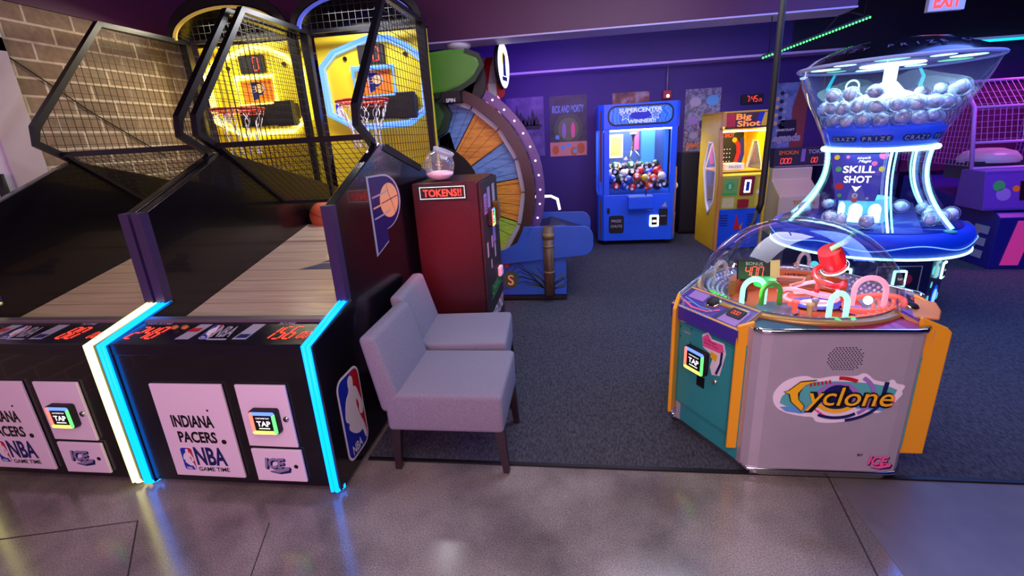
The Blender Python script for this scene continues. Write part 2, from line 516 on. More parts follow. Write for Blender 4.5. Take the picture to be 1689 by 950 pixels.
def carpet_mat():
    m = bpy.data.materials.new('charcoal_carpet'); nt, N, L = nodes_of(m); b = N['Principled BSDF']
    tc = N.new('ShaderNodeTexCoord')
    n1 = N.new('ShaderNodeTexNoise'); n1.inputs['Scale'].default_value = 420; n1.inputs['Detail'].default_value = 2
    mp = N.new('ShaderNodeMapping'); mp.inputs['Scale'].default_value = (1, 0.35, 1)
    n2 = N.new('ShaderNodeTexNoise'); n2.inputs['Scale'].default_value = 110; n2.inputs['Detail'].default_value = 5
    L.new(tc.outputs['Object'], mp.inputs['Vector']); L.new(tc.outputs['Object'], n1.inputs['Vector']); L.new(mp.outputs[0], n2.inputs['Vector'])
    ad = N.new('ShaderNodeMath'); ad.operation = 'MULTIPLY'; L.new(n1.outputs['Fac'], ad.inputs[0]); L.new(n2.outputs['Fac'], ad.inputs[1])
    r = N.new('ShaderNodeValToRGB'); e = r.color_ramp.elements
    e[0].position = 0.12; e[0].color = srgb('#2a2b31'); e[1].position = 0.42; e[1].color = srgb('#5e606a')
    L.new(ad.outputs[0], r.inputs[0]); L.new(r.outputs[0], b.inputs['Base Color'])
    b.inputs['Roughness'].default_value = 0.95; b.inputs['Specular IOR Level'].default_value = 0.1
    bp = N.new('ShaderNodeBump'); bp.inputs['Strength'].default_value = 0.8; bp.inputs['Distance'].default_value = 0.004
    L.new(n1.outputs['Fac'], bp.inputs['Height']); L.new(bp.outputs[0], b.inputs['Normal'])
    return m


def brick_mat():
    m = bpy.data.materials.new('tan_brick'); nt, N, L = nodes_of(m); b = N['Principled BSDF']
    tc = N.new('ShaderNodeTexCoord'); mp = N.new('ShaderNodeMapping')
    mp.inputs['Rotation'].default_value = (PI / 2, 0, PI / 2)
    sx = N.new('ShaderNodeSeparateXYZ'); cx = N.new('ShaderNodeCombineXYZ')
    L.new(tc.outputs['Object'], sx.inputs[0]); L.new(sx.outputs[1], cx.inputs[0]); L.new(sx.outputs[2], cx.inputs[1])
    t = N.new('ShaderNodeTexBrick'); t.inputs['Scale'].default_value = 1.0
    t.inputs['Brick Width'].default_value = 0.30; t.inputs['Row Height'].default_value = 0.105
    t.inputs['Mortar Size'].default_value = 0.009; t.inputs['Mortar Smooth'].default_value = 0.3
    t.inputs['Color1'].default_value = srgb('#8a7660'); t.inputs['Color2'].default_value = srgb('#a18a70')
    t.inputs['Mortar'].default_value = srgb('#d6c6ac'); t.inputs['Bias'].default_value = -0.1
    L.new(cx.outputs[0], t.inputs['Vector'])
    n = N.new('ShaderNodeTexNoise'); n.inputs['Scale'].default_value = 26; n.inputs['Detail'].default_value = 5
    L.new(tc.outputs['Object'], n.inputs['Vector'])
    mx = N.new('ShaderNodeMix'); mx.data_type = 'RGBA'; mx.blend_type = 'OVERLAY'; mx.inputs[0].default_value = 0.45
    L.new(t.outputs['Color'], mx.inputs[6]); L.new(n.outputs['Fac'], mx.inputs[7]); L.new(mx.outputs[2], b.inputs['Base Color'])
    bp = N.new('ShaderNodeBump'); bp.inputs['Strength'].default_value = 0.6; bp.inputs['Distance'].default_value = 0.01; bp.invert = True
    L.new(t.outputs['Fac'], bp.inputs['Height']); L.new(bp.outputs[0], b.inputs['Normal'])
    b.inputs['Roughness'].default_value = 0.85
    return m


CONCRETE = concrete_mat(); CARPET = carpet_mat(); BRICK = brick_mat()
PURPLE = mat('deep_purple_paint', '#351b72', 0.55, noise=0.12, nscale=3)
PLUM = mat('plum_paint', '#54204c', 0.5, noise=0.12, nscale=3)
NAVYWALL = mat('dark_indigo_paint', '#14102a', 0.6)
CEIL = mat('dark_ceiling_paint', '#1c1526', 0.7)
TRIMP = mat('lavender_trim', '#cfc0f4', 0.5)

b = B(); b.box(-6, 8, -4, 9, -0.10, 0.0, CONCRETE); struct(b.done('floor'))
b = B()
jm = mat('concrete_joint', '#2e2826', 0.8)
G = I4()
b.stroke([(-2.55, 1.25), (-1.9, 1.42), (-0.9, 0.2)], 0.006, jm, G, 0.0002)
b.stroke([(-1.30, 1.45), (-1.05, 0.75), (-1.22, 0.45)], 0.004, jm, G, 0.0002)
b.stroke([(1.08, 1.88), (0.72, -0.5)], 0.006, jm, G, 0.0002)
b.stroke([(-4, 0.9), (-2.55, 1.25)], 0.006, jm, G, 0.0002)
struct(b.done('trim_floor_joints'))
b = B(); b.box(1.09, 3.5, -1.5, 1.875, 0.0, 0.0012, mat('grey_concrete_patch', '#625f5c', 0.4, noise=0.25, nscale=9, bump=0.2)); struct(b.done('floor_patch'))
b = B(); b.prism([(-1.045, 1.885), (7.5, 1.885), (7.5, 7.4), (-3.3, 7.4), (-3.3, 4.35), (-1.045, 4.35)], 0.007, CARPET); struct(b.done('floor_carpet'))
b = B(); b.box(-1.04, 7.5, 1.868, 1.888, 0.0, 0.009, mat('carpet_edge_strip', '#0e0d10', 0.5)); struct(b.done('trim_carpet_edge'))

# left wall: brick up to a painted band, with a white door and casing towards the viewer
b = B(); b.box(-3.42, -3.3, -4, 7.5, 0, 2.41, BRICK); struct(b.done('wall_left'))
b = B(); b.box(-3.42, -3.28, -4, 7.5, 2.41, 3.1, PLUM); struct(b.done('wall_left_upper'))
b = B()
b.box(-3.3, -3.262, 2.46, 2.66, 0, 2.2, mat('cream_casing', '#cfc4c6', 0.5)); b.box(-3.3, -3.262, 1.5, 2.66, 2.12, 2.26, mat('cream_casing_head', '#cfc4c6', 0.5))
struct(b.done('trim_door_casing', bevel=0.004))
b = B(); b.box(-3.3, -3.275, 1.52, 2.46, 0.01, 2.12, mat('white_door_paint', '#e6dfee', 0.4)); d = struct(b.done('door_1', bevel=0.003))
b = B(); b.tube([(-3.275, 2.36, 1.30), (-3.23, 2.36, 1.30), (-3.225, 2.36, 1.42)], 0.014, BLACKM); b.tube([(-3.225, 2.36, 1.45), (-3.225, 2.36, 1.30), (-3.225, 2.36, 1.24)], 0.02, BLACKM); b.done('door_handle', d)
b = B(); b.box(-3.42, 7.5, 7.4, 7.5, 0, 3.1, PURPLE); struct(b.done('wall_back'))
b = B(); b.box(7.4, 7.5, -4, 7.4, 0, 3.1, PURPLE); struct(b.done('wall_right'))
b = B(); b.box(-3.42, 7.5, -4, 7.5, 3.0, 3.1, CEIL); struct(b.done('ceiling'))
# soffits: a plum one across the room, an indigo one above the back wall with a pale underside trim
b = B(); b.box(-3.3, 2.42, 4.95, 5.28, 2.39, 3.0, PLUM); struct(b.done('trim_near_soffit', bevel=0.006))
b = B(); b.box(-3.28, 2.42, 4.945, 5.285, 2.378, 2.392, TRIMP); struct(b.done('trim_near_soffit_edge'))
b = B(); b.box(-3.3, 2.75, 7.08, 7.4, 2.31, 3.0, PURPLE); b.box(2.75, 7.4, 7.08, 7.4, 2.31, 3.0, NAVYWALL); struct(b.done('trim_back_soffit', bevel=0.006))
b = B(); b.box(-3.28, 7.4, 7.06, 7.4, 2.285, 2.312, TRIMP); struct(b.done('trim_back_soffit_edge'))
b = B(); b.box(2.42, 7.4, 4.95, 7.08, 2.86, 3.0, NAVYWALL); struct(b.done('ceiling_dropped'))
# ---------------------------------------------------------------- basketball machines
def lane_mat():
    m = bpy.data.materials.new('maple_lane'); nt, N, L = nodes_of(m); b = N['Principled BSDF']
    tc = N.new('ShaderNodeTexCoord'); mp = N.new('ShaderNodeMapping'); mp.inputs['Scale'].default_value = (1.5, 22, 1)
    L.new(tc.outputs['Object'], mp.inputs['Vector'])
    n = N.new('ShaderNodeTexNoise'); n.inputs['Scale'].default_value = 2.0; n.inputs['Detail'].default_value = 5
    L.new(mp.outputs[0], n.inputs['Vector'])
    r = N.new('ShaderNodeValToRGB'); e = r.color_ramp.elements
    e[0].position = 0.3; e[0].color = srgb('#bfa58c'); e[1].position = 0.7; e[1].color = srgb('#d3bea6')
    L.new(n.outputs['Fac'], r.inputs[0]); L.new(r.outputs[0], b.inputs['Base Color'])
    b.inputs['Roughness'].default_value = 0.3; b.inputs['Coat Weight'].default_value = 0.3
    return m


LANE = lane_mat()
SEAM = mat('plank_seam', '#6f5138', 0.6)
BOARD = mat('yellow_backboard', '#ecd62c', 0.4, noise=0.05, nscale=8)
OLIVE = mat('dark_inner_panel', '#191710', 0.4)
BALLM = mat('basketball_rubber', '#b8532e', 0.55, bump=0.5, nscale=260, noise=0.1)
WIRE = mat('net_wire', '#16130f', 0.45)
CHAINW = mat('white_net_cord', '#f2f2f5', 0.5)
CONSOLE = mat('console_print', '#120f1c', 0.25)
DOORW = mat('white_door_panel', '#eadfe8', 0.35)


def hoops_machine(xc, label, E, Ein, neon, rim_m, score, right_digits, left_digits):
    Y0 = 1.63
    t = thing('basketball_arcade_machine', label, 'arcade game', (xc, Y0, 0))
    # body with the two doors side by side
    b = B(); b.box(-.465, .465, 0.006, 2.25, .035, .69, BLACK); b.box(-.40, .40, .06, 2.2, 0.0, .035, BLACKM)
    b.done('cabinet_body', t, bevel=.004)
    # side panels
    prof = [(0, .02), (0, .735), (.375, .80), (.355, 1.245), (.985, 1.50), (1.60, 1.34), (2.30, 1.15), (2.30, .10), (2.2, .02)]
    for s in (-1, 1):
        x0 = -.495 if s < 0 else .447
        b = B(); M = right(x0, 0, 0)
        b.prism(prof, .048, BLACK, M)
        p = b.done('side_panel', t, bevel=.005)
        # lid strips on the sloping edges, and the raised bar behind the peak
        b = B(); xx = x0 + .024
        b.tube([(xx, .352, .81), (xx, .352, 1.25)], .034, mat('edge_moulding', '#3c2f55', .3), n=4)
        b.done('edge_moulding', p)
        b = B(); b.prism([(1.0, 1.46), (1.05, 1.495), (1.65, 1.335), (1.62, 1.30)], .006, BLACKM, right(x0 + (.048 if s > 0 else -.006), 0, 0)); b.done('wedge_bar', p)
        b = B()
        M2 = right(x0 + .048, 0, 0) if s > 0 else left(x0, 0, 0)
        if s > 0:
            team_p(b, M2, .75, .93, .40, .40)
        else:
            team_p(b, M2, -1.15, .93, .40, .40)
        b.done('team_emblem', p)
        b = B(); game_logo(b, M2, .115 if s > 0 else -.31, .085, .195, .405); b.done('league_badge', p)
        # light strip: channel with two glowing lines following the front edge
        b = B()
        path = lambda dx, dz=0: [(x0 + .024 + dx, -.012, .03), (x0 + .024 + dx, -.012, .738), (x0 + .024 + dx, .375, .815)]
        b.tube(path(-.010), .0095, E, n=8); b.tube(path(.010), .0095, E, n=8)
        b.tube(path(0), .004, Ein, n=6)
        b.tube([(x0 + .034, -.012, .032), (x0 + .034, .02, .018), (x0 + .042, .03, .022), (x0 + .044, .028, .035)], .009, E)
        b.done('light_strip', t)
    # front doors
    M = front(0, .004, 0)
    b = B(); b.prism([(-.307, .077), (.041, .075), (.041, .556), (-.307, .555)], .012, DOORW, M); d = b.done('service_door', t, bevel=.003)
    b = B(); Mz = M @ T(0, 0, .012)
    b.text('INDIANA', BLKP, Mz, .060, -.145, .372, .0004, width=.205, bold=.035); b.text('PACERS', BLKP, Mz, .056, -.142, .290, .0004, width=.19, bold=.035)
    game_logo(b, Mz, -.250, .112, .058, .118, .0004)
    b.text('NBA', NAVY, Mz, .095, -.105, .190, .0004, width=.155, bold=.03); b.text('GAME TIME', BLKP, Mz, .022, -.105, .118, .0004, width=.155, bold=.02)
    b.disc(-.016, .268, .012, BLKP, Mz, .0004); b.disc(-.055, .428, .005, BLKP, Mz, .0004)
    b.done('door_lettering', d)
    b = B(); b.prism([(.104, .252), (.336, .250), (.336, .556), (.104, .556)], .012, DOORW, M); d = b.done('coin_door', t, bevel=.003)
    card_reader(d, M @ T(.225, .392, .012))
    b = B(); b.lathe([(0, .006), (.012, .006), (.013, 0)], CHROME, 16, Mz @ T(.312, .395, 0)); b.done('lock', d)
    b = B(); b.prism([(.104, .067), (.343, .068), (.343, .234), (.104, .235)], .012, DOORW, M); d = b.done('lower_door', t, bevel=.003)
    b = B(); maker_logo(b, Mz, .205, .155, .125, mat('grey_letter', '#8d8ba8', .4), NAVY, .0004); b.disc(.306, .15, .010, BLKP, Mz, .0004); b.done('door_lettering', d)
    # console with score displays
    b = B(); b.prism([(0.004, .685), (0.004, .738), (.20, .766), (.20, .685)], .894, CONSOLE, right(-.447, 0, 0)); c = b.done('console', t, bevel=.003)
    b = B(); b.box(-.44, .44, .185, .232, .755, .778, mat('console_rail', '#8a7f88', .35, metal=.6)); b.done('console_rail', t, bevel=.003)
    b = B(); Mc = frame((0, .004, .7385), (1, 0, 0), (0, .196, .028))
    b.text('SCORE', SILVER, Mc, .018, .285, .172, width=.075, bold=.03); b.text('HIGH SCORE', SILVER, Mc, .016, -.35, .172, width=.13, bold=.03)
    b.seg(right_digits, E_RED, Mc, .095, .235, .045, slant=.25, wd=.030, adv=.047); b.seg('00', E_RED, Mc, .05, .390, .05, slant=.25, wd=.014, adv=.026)
    b.seg(left_digits, E_RED, Mc, .095, -.42, .045, slant=.25, wd=.032, adv=.050)
    b.done('score_digits', c); b = B()
    b.flat([(-.165, .04), (-.10, .04), (-.075, .165), (-.135, .165)], SILVER, Mc); b.flat([(-.155, .10), (-.10, .10), (-.095, .13), (-.148, .13)], REDP, Mc, .0014)
    b.flat([(.105, .04), (.17, .04), (.185, .165), (.125, .165)], SILVER, Mc); b.flat([(.115, .05), (.165, .05), (.17, .08), (.12, .08)], NAVY, Mc, .0014)
    b.done('team_stickers', c); b = B(); game_logo(b, Mc, -.055, .045, .042, .11, .0006); b.text('NBA', SILVER, Mc, .09, .035, .105, width=.085, bold=.02)
    b.rect(-.01, .08, .035, .045, SILVER, Mc); b.text('GAME TIME', SILVER, Mc, .012, .035, .04, width=.085)
    b.done('console_print', c)
    for i in (0, 1):
        b = B(); b.lathe([(.015, 0), (.015, .008), (.011, .013), (0, .014)], mat('amber_button', '#c8702a', .3), 16, Mc @ T(-.235 + .05 * i, .13, 0)); b.lathe([(.019, 0), (.019, .004), (.015, .005)], BLACKM, 16, Mc @ T(-.235 + .05 * i, .13, 0)); b.done('button', c)
    # lane
    Ml = frame((0, .42, .705), (1, 0, 0), (0, 1.27, .241)); Lg = math.hypot(1.27, .241)
    b = B(); b.prism([(-.445, 0), (.445, 0), (.445, Lg), (-.445, Lg)], .02, LANE, Ml, -.02)
    for k in range(1, 10): b.rect(-.445, .445, k * .13 - .0015, k * .13 + .0015, SEAM, Ml, .0001, .0004)
    for k, (a, c_, x) in enumerate(((.52, .60, -.10), (.615, .70, .0), (.715, .80, .08))):
        b.flat([(x, a), (.42, a), (.42, c_), (x + .11, c_)], NAVY, Ml, .0006)
    b.disc(.30, .68, .11, GOLD, Ml, .0016, ry=.12)
    b.done('lane', t)
    b = B(); b.prism([(1.66, .92), (1.69, .93), (1.69, .85), (1.66, .85)], .5, BLACKM, right(-.42, 0, 0)); b.done('ball_stop', t, bevel=.004)
    b = B(); b.prism([(1.70, .70), (1.70, .87), (2.0, .88), (2.27, 1.02), (2.27, .70)], .89, OLIVE, right(-.445, 0, 0)); b.done('return_ramp', t)
    # cage: two bent side frames, mesh between
    cp = [(.985, 1.50), (.81, 1.60), (.83, 1.685), (1.42, 2.32), (2.14, 2.32), (2.14, 1.10)]
    for s in (-1, 1):
        x = s * .452
        b = B(); b.tube([(x, y, z) for y, z in cp], .023, FRAME, n=4)
        f = b.done('cage_frame', t)
        b = B()
        poly = [(1.0, 1.50), (.83, 1.60), (.85, 1.68), (1.43, 2.30), (2.13, 2.30), (2.13, 1.16)]

        def span(v, ax):
            r = []
            for i in range(len(poly)):
                p, q = poly[i], poly[(i + 1) % len(poly)]
                if (p[ax] - v) * (q[ax] - v) < 0: r.append(p[1 - ax] + (q[1 - ax] - p[1 - ax]) * (v - p[ax]) / (q[ax] - p[ax]))
            return sorted(r)
        k = .87
        while k < 2.13:
            r = span(k, 0)
            if len(r) >= 2: b.tube([(x, k, r[0]), (x, k, r[-1])], .0019, WIRE, n=4, caps=False)
            k += .05
        k = 1.19
        while k < 2.3:
            r = span(k, 1)
            if len(r) >= 2: b.tube([(x, r[0], k), (x, r[-1], k)], .0019, WIRE, n=4, caps=False)
            k += .05
        b.done('wire_mesh', f)
    b = B(); b.tube([(-.45, .93, 1.535), (.45, .93, 1.535)], .021, FRAME, n=4)
    b.done('cross_bar', t)
    b = B(); b.tube([(-.45, 2.14, 2.32), (.45, 2.14, 2.32)], .018, FRAME, n=4); b.done('rear_bar', t)
    # lower guard
    b = B()
    A, C = (.93, 1.535), (1.46, 1.145)
    for x in (-.435, .435): b.tube([(x, *A), (x, *C)], .014, FRAME, n=4)
    b.tube([(-.44, *C), (.44, *C)], .016, FRAME, n=4)
    g = b.done('guard_frame', t)
    b = B()
    for i in range(1, 20):
        x = -.435 + .87 * i / 20; b.tube([(x, *A), (x, *C)], .0019, WIRE, n=4, caps=False)
    for i in range(1, 14):
        y = A[0] + (C[0] - A[0]) * i / 14; z = A[1] + (C[1] - A[1]) * i / 14; b.tube([(-.435, y, z), (.435, y, z)], .0019, WIRE, n=4, caps=False)
    b.done('guard_mesh', g)
    # backboard
    b = B(); b.box(-.452, .452, 2.27, 2.295, 1.02, 2.305, BOARD); bb = b.done('backboard', t)
    Mb = front(0, 2.269, 0)
    b = B()
    out = [(-.415, 1.735), (-.425, 2.09)] + [(-.31 + .31 * math.sin(math.radians(a)) - .0, 2.19 + .085 * math.sin(math.radians(a))) for a in (0, 30, 60, 90)] + [(.16, 2.262), (.30, 2.195), (.425, 2.09), (.41, 1.73), (.26, 1.63), (-.20, 1.62)]
    b.tube([(x, 2.245, z) for x, z in out], .014, neon[0], n=8, closed=True)
    b.tube([(x * .93, 2.250, 1.94 + (z - 1.94) * .93) for x, z in out], .009, neon[1], n=8, closed=True)
    sq = [(-.165, 1.845), (-.165, 2.06), (.165, 2.06), (.165, 1.845)]
    b.tube([(x, 2.245, z) for x, z in sq], .012, neon[0], n=8, closed=True)
    b.done('neon_outline', bb)
    b = B(); b.rect(-.135, .135, 1.87, 2.04, ORANGE, Mb, .002); team_p(b, Mb, -.05, 1.885, .11, .14, .004)
    b.done('board_emblem', bb)
    for x in (-.22, .27): b = B(); b.prism(arc(x, 2.14, .016, 0, 360, 12)[:-1], .012, BLKP, Mb); b.done('bolt', bb)
    b = B(); game_logo(b, Mb, -.36, 1.70, .05, .115, .001); b.done('league_badge', bb)
    b = B(); b.prism(rrect(-.10, .11, 2.085, 2.22, .01), .03, BLACKM, Mb); sb = b.done('score_display', bb)
    b = B(); b.seg('0', E_RED, Mb @ T(0, 0, .031), .095, .02, 2.105, slant=0, wd=.045); b.done('digits', sb)
    # hoop
    b = B(); b.box(-.14, .33, 2.17, 2.27, 1.68, 1.845, BLACKM); b.box(.20, .34, 2.13, 2.2, 1.67, 1.86, BLACKM); b.done('hoop_bracket', t, bevel=.006)
    b = B(); R_ = .185; hx, hy, hz = .01, 1.95, 1.80
    b.tube([(hx + R_ * math.cos(a), hy + R_ * math.sin(a), hz) for a in [2 * PI * i / 32 for i in range(32)]], .010, rim_m, closed=True)
    for dx in (-.06, .06): b.tube([(hx + dx, hy + .17, hz), (hx + dx, hy + .22, hz - .05)], .008, rim_m)
    b.tube([(hx + (R_ - .01) * math.cos(a), hy + (R_ - .01) * math.sin(a), hz - .03) for a in [2 * PI * i / 32 for i in range(32)]], .004, rim_m, closed=True, n=6)
    h = b.done('hoop', t)
    b = B(); n = 10
    for i in range(n):
        for sg in (-1, 1):
            pts = []
            for j in range(0, 15):
                a = 2 * PI * (i + sg * (.5 - abs((j / 3.5) % 2 - 1) * 1.0) * .5) / n
                r = R_ * (1 - .42 * min(1, j / 9)) - .005
                pts.append((hx + r * math.cos(a), hy + r * math.sin(a), hz - .01 - .023 * j))
            b.tube(pts, .0032, CHAINW, n=4)
    b.done('hoop_net', h)
    # hood: arched front plate with a lit rim and a dark vault running back over the board
    b = B(); Mh = front(0, 2.02, 2.32)
    ao, ai = arc(0, 0, .493, 0, 180, 28, .30), arc(0, 0, .455, 0, 180, 28, .21)
    for i in range(28): b.prism([ao[i], ao[i + 1], ai[i + 1], ai[i]], .03, BLACKM, Mh, -.03)
    for i in range(28): b.prism([ai[i], ai[i + 1], (ai[i + 1][0] * .965, ai[i + 1][1] * .94), (ai[i][0] * .965, ai[i][1] * .94)], .32, BLACK, Mh, -.32)
    hd = b.done('hood', t)
    b = B(); b.prism(arc(0, 0, .455, 0, 180, 28, .21), .02, BLACK, Mh, -.30); b.done('hood_back', hd)
    b = B()
    for i in range(28): b.prism([(ai[i][0] * .965, ai[i][1] * .94), (ai[i + 1][0] * .965, ai[i + 1][1] * .94), (ai[i + 1][0] * .90, ai[i + 1][1] * .85), (ai[i][0] * .90, ai[i][1] * .85)], .012, rim_lit[neon[2]], Mh, -.004)
    b.done('hood_rim', hd)
    b = B()
    for x in [-.4 + .05 * i for i in range(17)]: b.tube([(x, 2.06, 2.31), (x, 2.06, 2.32 + .19 * math.sqrt(max(0, 1 - (x / .44) ** 2)))], .0017, WIRE, n=4, caps=False)
    for z in (2.36, 2.41, 2.46):
        x = .44 * math.sqrt(max(0, 1 - ((z - 2.32) / .19) ** 2)); b.tube([(-x, 2.06, z), (x, 2.06, z)], .0017, WIRE, n=4, caps=False)
    b.done('hood_mesh', hd)
    area('hood_lamp', (xc, Y0 + 1.95, 2.44), (xc, Y0 + 1.75, 1.0), .5, HOODW, neon[3], .15)
    return t


HOODW = 13.0
rim_lit = {'y': emit('amber_hood_rim', (.75, .50, .10, 1), .35), 'b': emit('blue_hood_rim', (.12, .16, .85, 1), .45)}
N_Y = (emit('yellow_neon', (1.0, .80, .14, 1), 6.0), emit('yellow_neon_soft', (1.0, .75, .1, 1), 3.0), 'y', (1, .90, .66))
N_B = (emit('blue_neon', (.07, .20, 1.0, 1), 2.8), emit('blue_neon_soft', (.18, .34, 1.0, 1), 1.8), 'b', (.95, .95, 1))
RIM = mat('orange_red_rim', '#d8412a', .35)
hoops_machine(-2.562, 'black basketball game with yellow glowing edges and yellow neon backboard, beside brick wall', E_YEL, emit('warm_core', (1, .95, .8, 1), 1.5), N_Y, RIM, '0', '80', '35')
hoops_machine(-1.555, 'black basketball game with blue glowing edges and blue neon backboard, beside the grey chairs', E_CYAN, E_CYAN2, N_B, RIM, '0', '156', '248')


def basketball(loc, label):
    t = thing('basketball', label, 'ball', loc, group='basketballs in the blue lit game')
    b = B(); b.ball((0, 0, 0), .118, BALLM, 24); b.done('ball_skin', t)
    b = B()
    for ax in range(3):
        pts = []
        for i in range(32):
            a = 2 * PI * i / 32; c, s_ = .1185 * math.cos(a), .1185 * math.sin(a)
            pts.append(((c, s_, 0), (c, 0, s_), (0, c, s_))[ax])
        b.tube(pts, .0022, BLKP, n=4, closed=True)
    b.done('seam', t)
    t.rotation_euler = (.5 + loc[0], .4, .7)
    return t


basketball((-1.875, 3.38, 1.0), 'orange basketball at the lane end of the blue lit game, left of the two')
basketball((-1.72, 3.60, 1.01), 'orange basketball behind the black side panel of the blue lit game, right of the two')
# ---------------------------------------------------------------- chairs
FAB = mat('grey_chair_fabric', '#86838f', 0.9, noise=0.28, nscale=160, bump=0.7, spec=0.2)
WOODL = mat('dark_chair_leg', '#2a1f22', 0.4)


def make_chair(loc, rz, label):
    t = thing('slipper_chair', label, 'chair', loc, rz, 'grey armless chairs beside the basketball games')
    b = B(); b.box(-.265, .275, -.24, .24, .235, .425, FAB); b.done('seat', t, bevel=.022, bseg=4, smooth=True)
    b = B(); b.prism([(-.285, .33), (-.20, .33), (-.20, .43), (-.272, .705), (-.345, .70)], .478, FAB, frame((0, -.239, 0), (1, 0, 0), (0, 0, 1)), -.478); o = b.done('backrest', t, bevel=.024, bseg=4, smooth=True)
    for (x, y, sx) in ((-.235, -.2, -.02), (-.235, .2, -.02), (.25, -.2, .02), (.25, .2, .02)):
        b = B(); b.tube([(x, y, .24), (x + sx, y, .007)], .031, WOODL, n=4, r1=.020); b.done('leg', t)
    return t


ch = make_chair((-.605, 2.02, 0), 0.0, 'grey fabric armless chair in front, nearest the viewer with pinkish lit seat edge')
# the near chair has its front feet on the concrete, the second one stands on the carpet
dup(ch, (-.675, 2.555, .007), .06, 'grey fabric armless chair behind the near one, beside the dark token machine')

# ---------------------------------------------------------------- token machine with the bowl on top
TOKENM = mat('dark_speckled_red_metal', '#2c0f14', 0.32, noise=.5, nscale=90, bump=.2)
tm = thing('token_machine', 'dark red and black token machine with red lit TOKENS sign behind the chairs', 'vending machine', (-.80, 3.23, .007))
b = B(); b.box(-.22, .20, -.31, .31, .07, 1.235, TOKENM); b.done('cabinet', tm, bevel=.006)
b = B(); b.box(-.19, .17, -.28, .28, .035, .07, BLACKM)
for x in (-.17, .15):
    for y in (-.26, .26): b.tube([(x - .012, y, .022), (x + .012, y, .022)], .022, STEEL, n=12)
b.done('plinth', tm)
b = B(); b.box(.20, .222, -.30, .30, .09, 1.225, BLACKM); fd = b.done('front_door', tm, bevel=.004)
M = front(0, -.3105, 0)
b = B(); b.box(-.175, .13, -.322, -.31, 1.13, 1.222, BLACKM); sg = b.done('led_sign', tm, bevel=.002)
b = B(); Ms = front(0, -.3225, 0)
E_DOT = emit('pale_led_dots', (.55, .95, .9, 1), 2.0)
for i in range(44):
    x = -.165 + i * .285 / 43
    for z in (1.141, 1.212): b.disc(x, z, .0026, E_DOT, Ms, 0, 6)
for i in range(10):
    z = 1.141 + i * .071 / 9
    for x in (-.165, .12): b.disc(x, z, .0026, E_DOT, Ms, 0, 6)
b.text('TOKENS!!', E_RED, Ms, .045, -.0225, 1.177, width=.245, bold=.015)
b.done('sign_letters', sg)
M = right(.2225, 0, 0)
b = B()
for (y, z, w_, h_, c) in ((-.2, 1.08, .10, .13, LILAC), (-.07, 1.10, .10, .15, mat('notice_paper', '#8f86b8', .6)), (.12, 1.12, .1, .12, SILVER), (.22, .95, .07, .16, REDP), (-.22, .78, .05, .1, SILVER), (-.05, .8, .05, .08, SILVER), (.05, .72, .05, .1, SILVER), (-.12, .66, .04, .06, SILVER), (.05, .86, .1, .16, LILAC)):
    b.rect(y - w_ / 2, y + w_ / 2, z - h_ / 2, z + h_ / 2, c, M)
for k in range(5):
    b.rect(-.235, -.165, 1.035 + .02 * k, 1.041 + .02 * k, NAVY, M, .0015)
b.text('CHANGER', GREENP, M, .07, .03, .48, .001, width=.42, bold=.02); b.stroke([(-.2, .43), (.25, .43)], .008, GREENP, M, .001)
b.text('TOKEN ONLY', WHITE, M, .10, .0, .29, .001, width=.54, bold=.015)
b.done('labels', fd)
b = B(); b.box(.222, .262, .05, .15, .93, 1.06, mat('brass_plate', '#8a6a2a', .3, metal=.8)); b.done('bill_acceptor', fd, bevel=.004)
card_reader(fd, M @ T(-.10, .98, 0), .11, .12)
b = B(); b.box(.222, .25, .1, .19, .50, .57, WHITE); b.done('return_cup', fd, bevel=.008)
b = B(); b.tube([(.222, .22, .16), (.26, .22, .16), (.26, .22, .08), (.222, .22, .08)], .01, CHROME); b.done('handle', fd)

BOWLG = glass('bowl_plastic', opac=.10, ocol=(.8, .82, .9), gloss=.12, edge=.8)
fb = thing('fish_bowl', 'clear plastic fish bowl with white tickets inside, standing on the token machine', 'bowl', (-.875, 3.09, 1.243))
b = B()
R0 = .098; MB_ = T(0, 0, .0975) @ RY(.42)
pr = [(R0 * math.cos(math.radians(a)), R0 * math.sin(math.radians(a))) for a in range(-88, 53, 7)]
b.lathe(pr, BOWLG, 36, MB_); b.done('bowl_wall', fb)
b = B(); b.lathe([(.060, .074), (.066, .078), (.070, .098), (.066, .102), (.060, .098), (.060, .074)], glass('bowl_rim_plastic', opac=.35), 32, MB_); b.done('rim', fb)
b = B(); b.lathe([(0, .004), (.055, .008), (.085, .035), (.088, .052), (.05, .062), (.02, .058), (0, .052)], mat('white_slips', '#e9e9ee', .8, noise=.2, nscale=60, bump=1.0), 20); b.done('paper_slips', fb)

# ---------------------------------------------------------------- the big wheel game
def wood(name, c1, c2):
    return ramp_mat(name, [(.25, c1), (.5, c2), (.75, c1)], 3.0, 'noise', .5, (1.0, 1.0, 9.0), 5, dist=1.5)


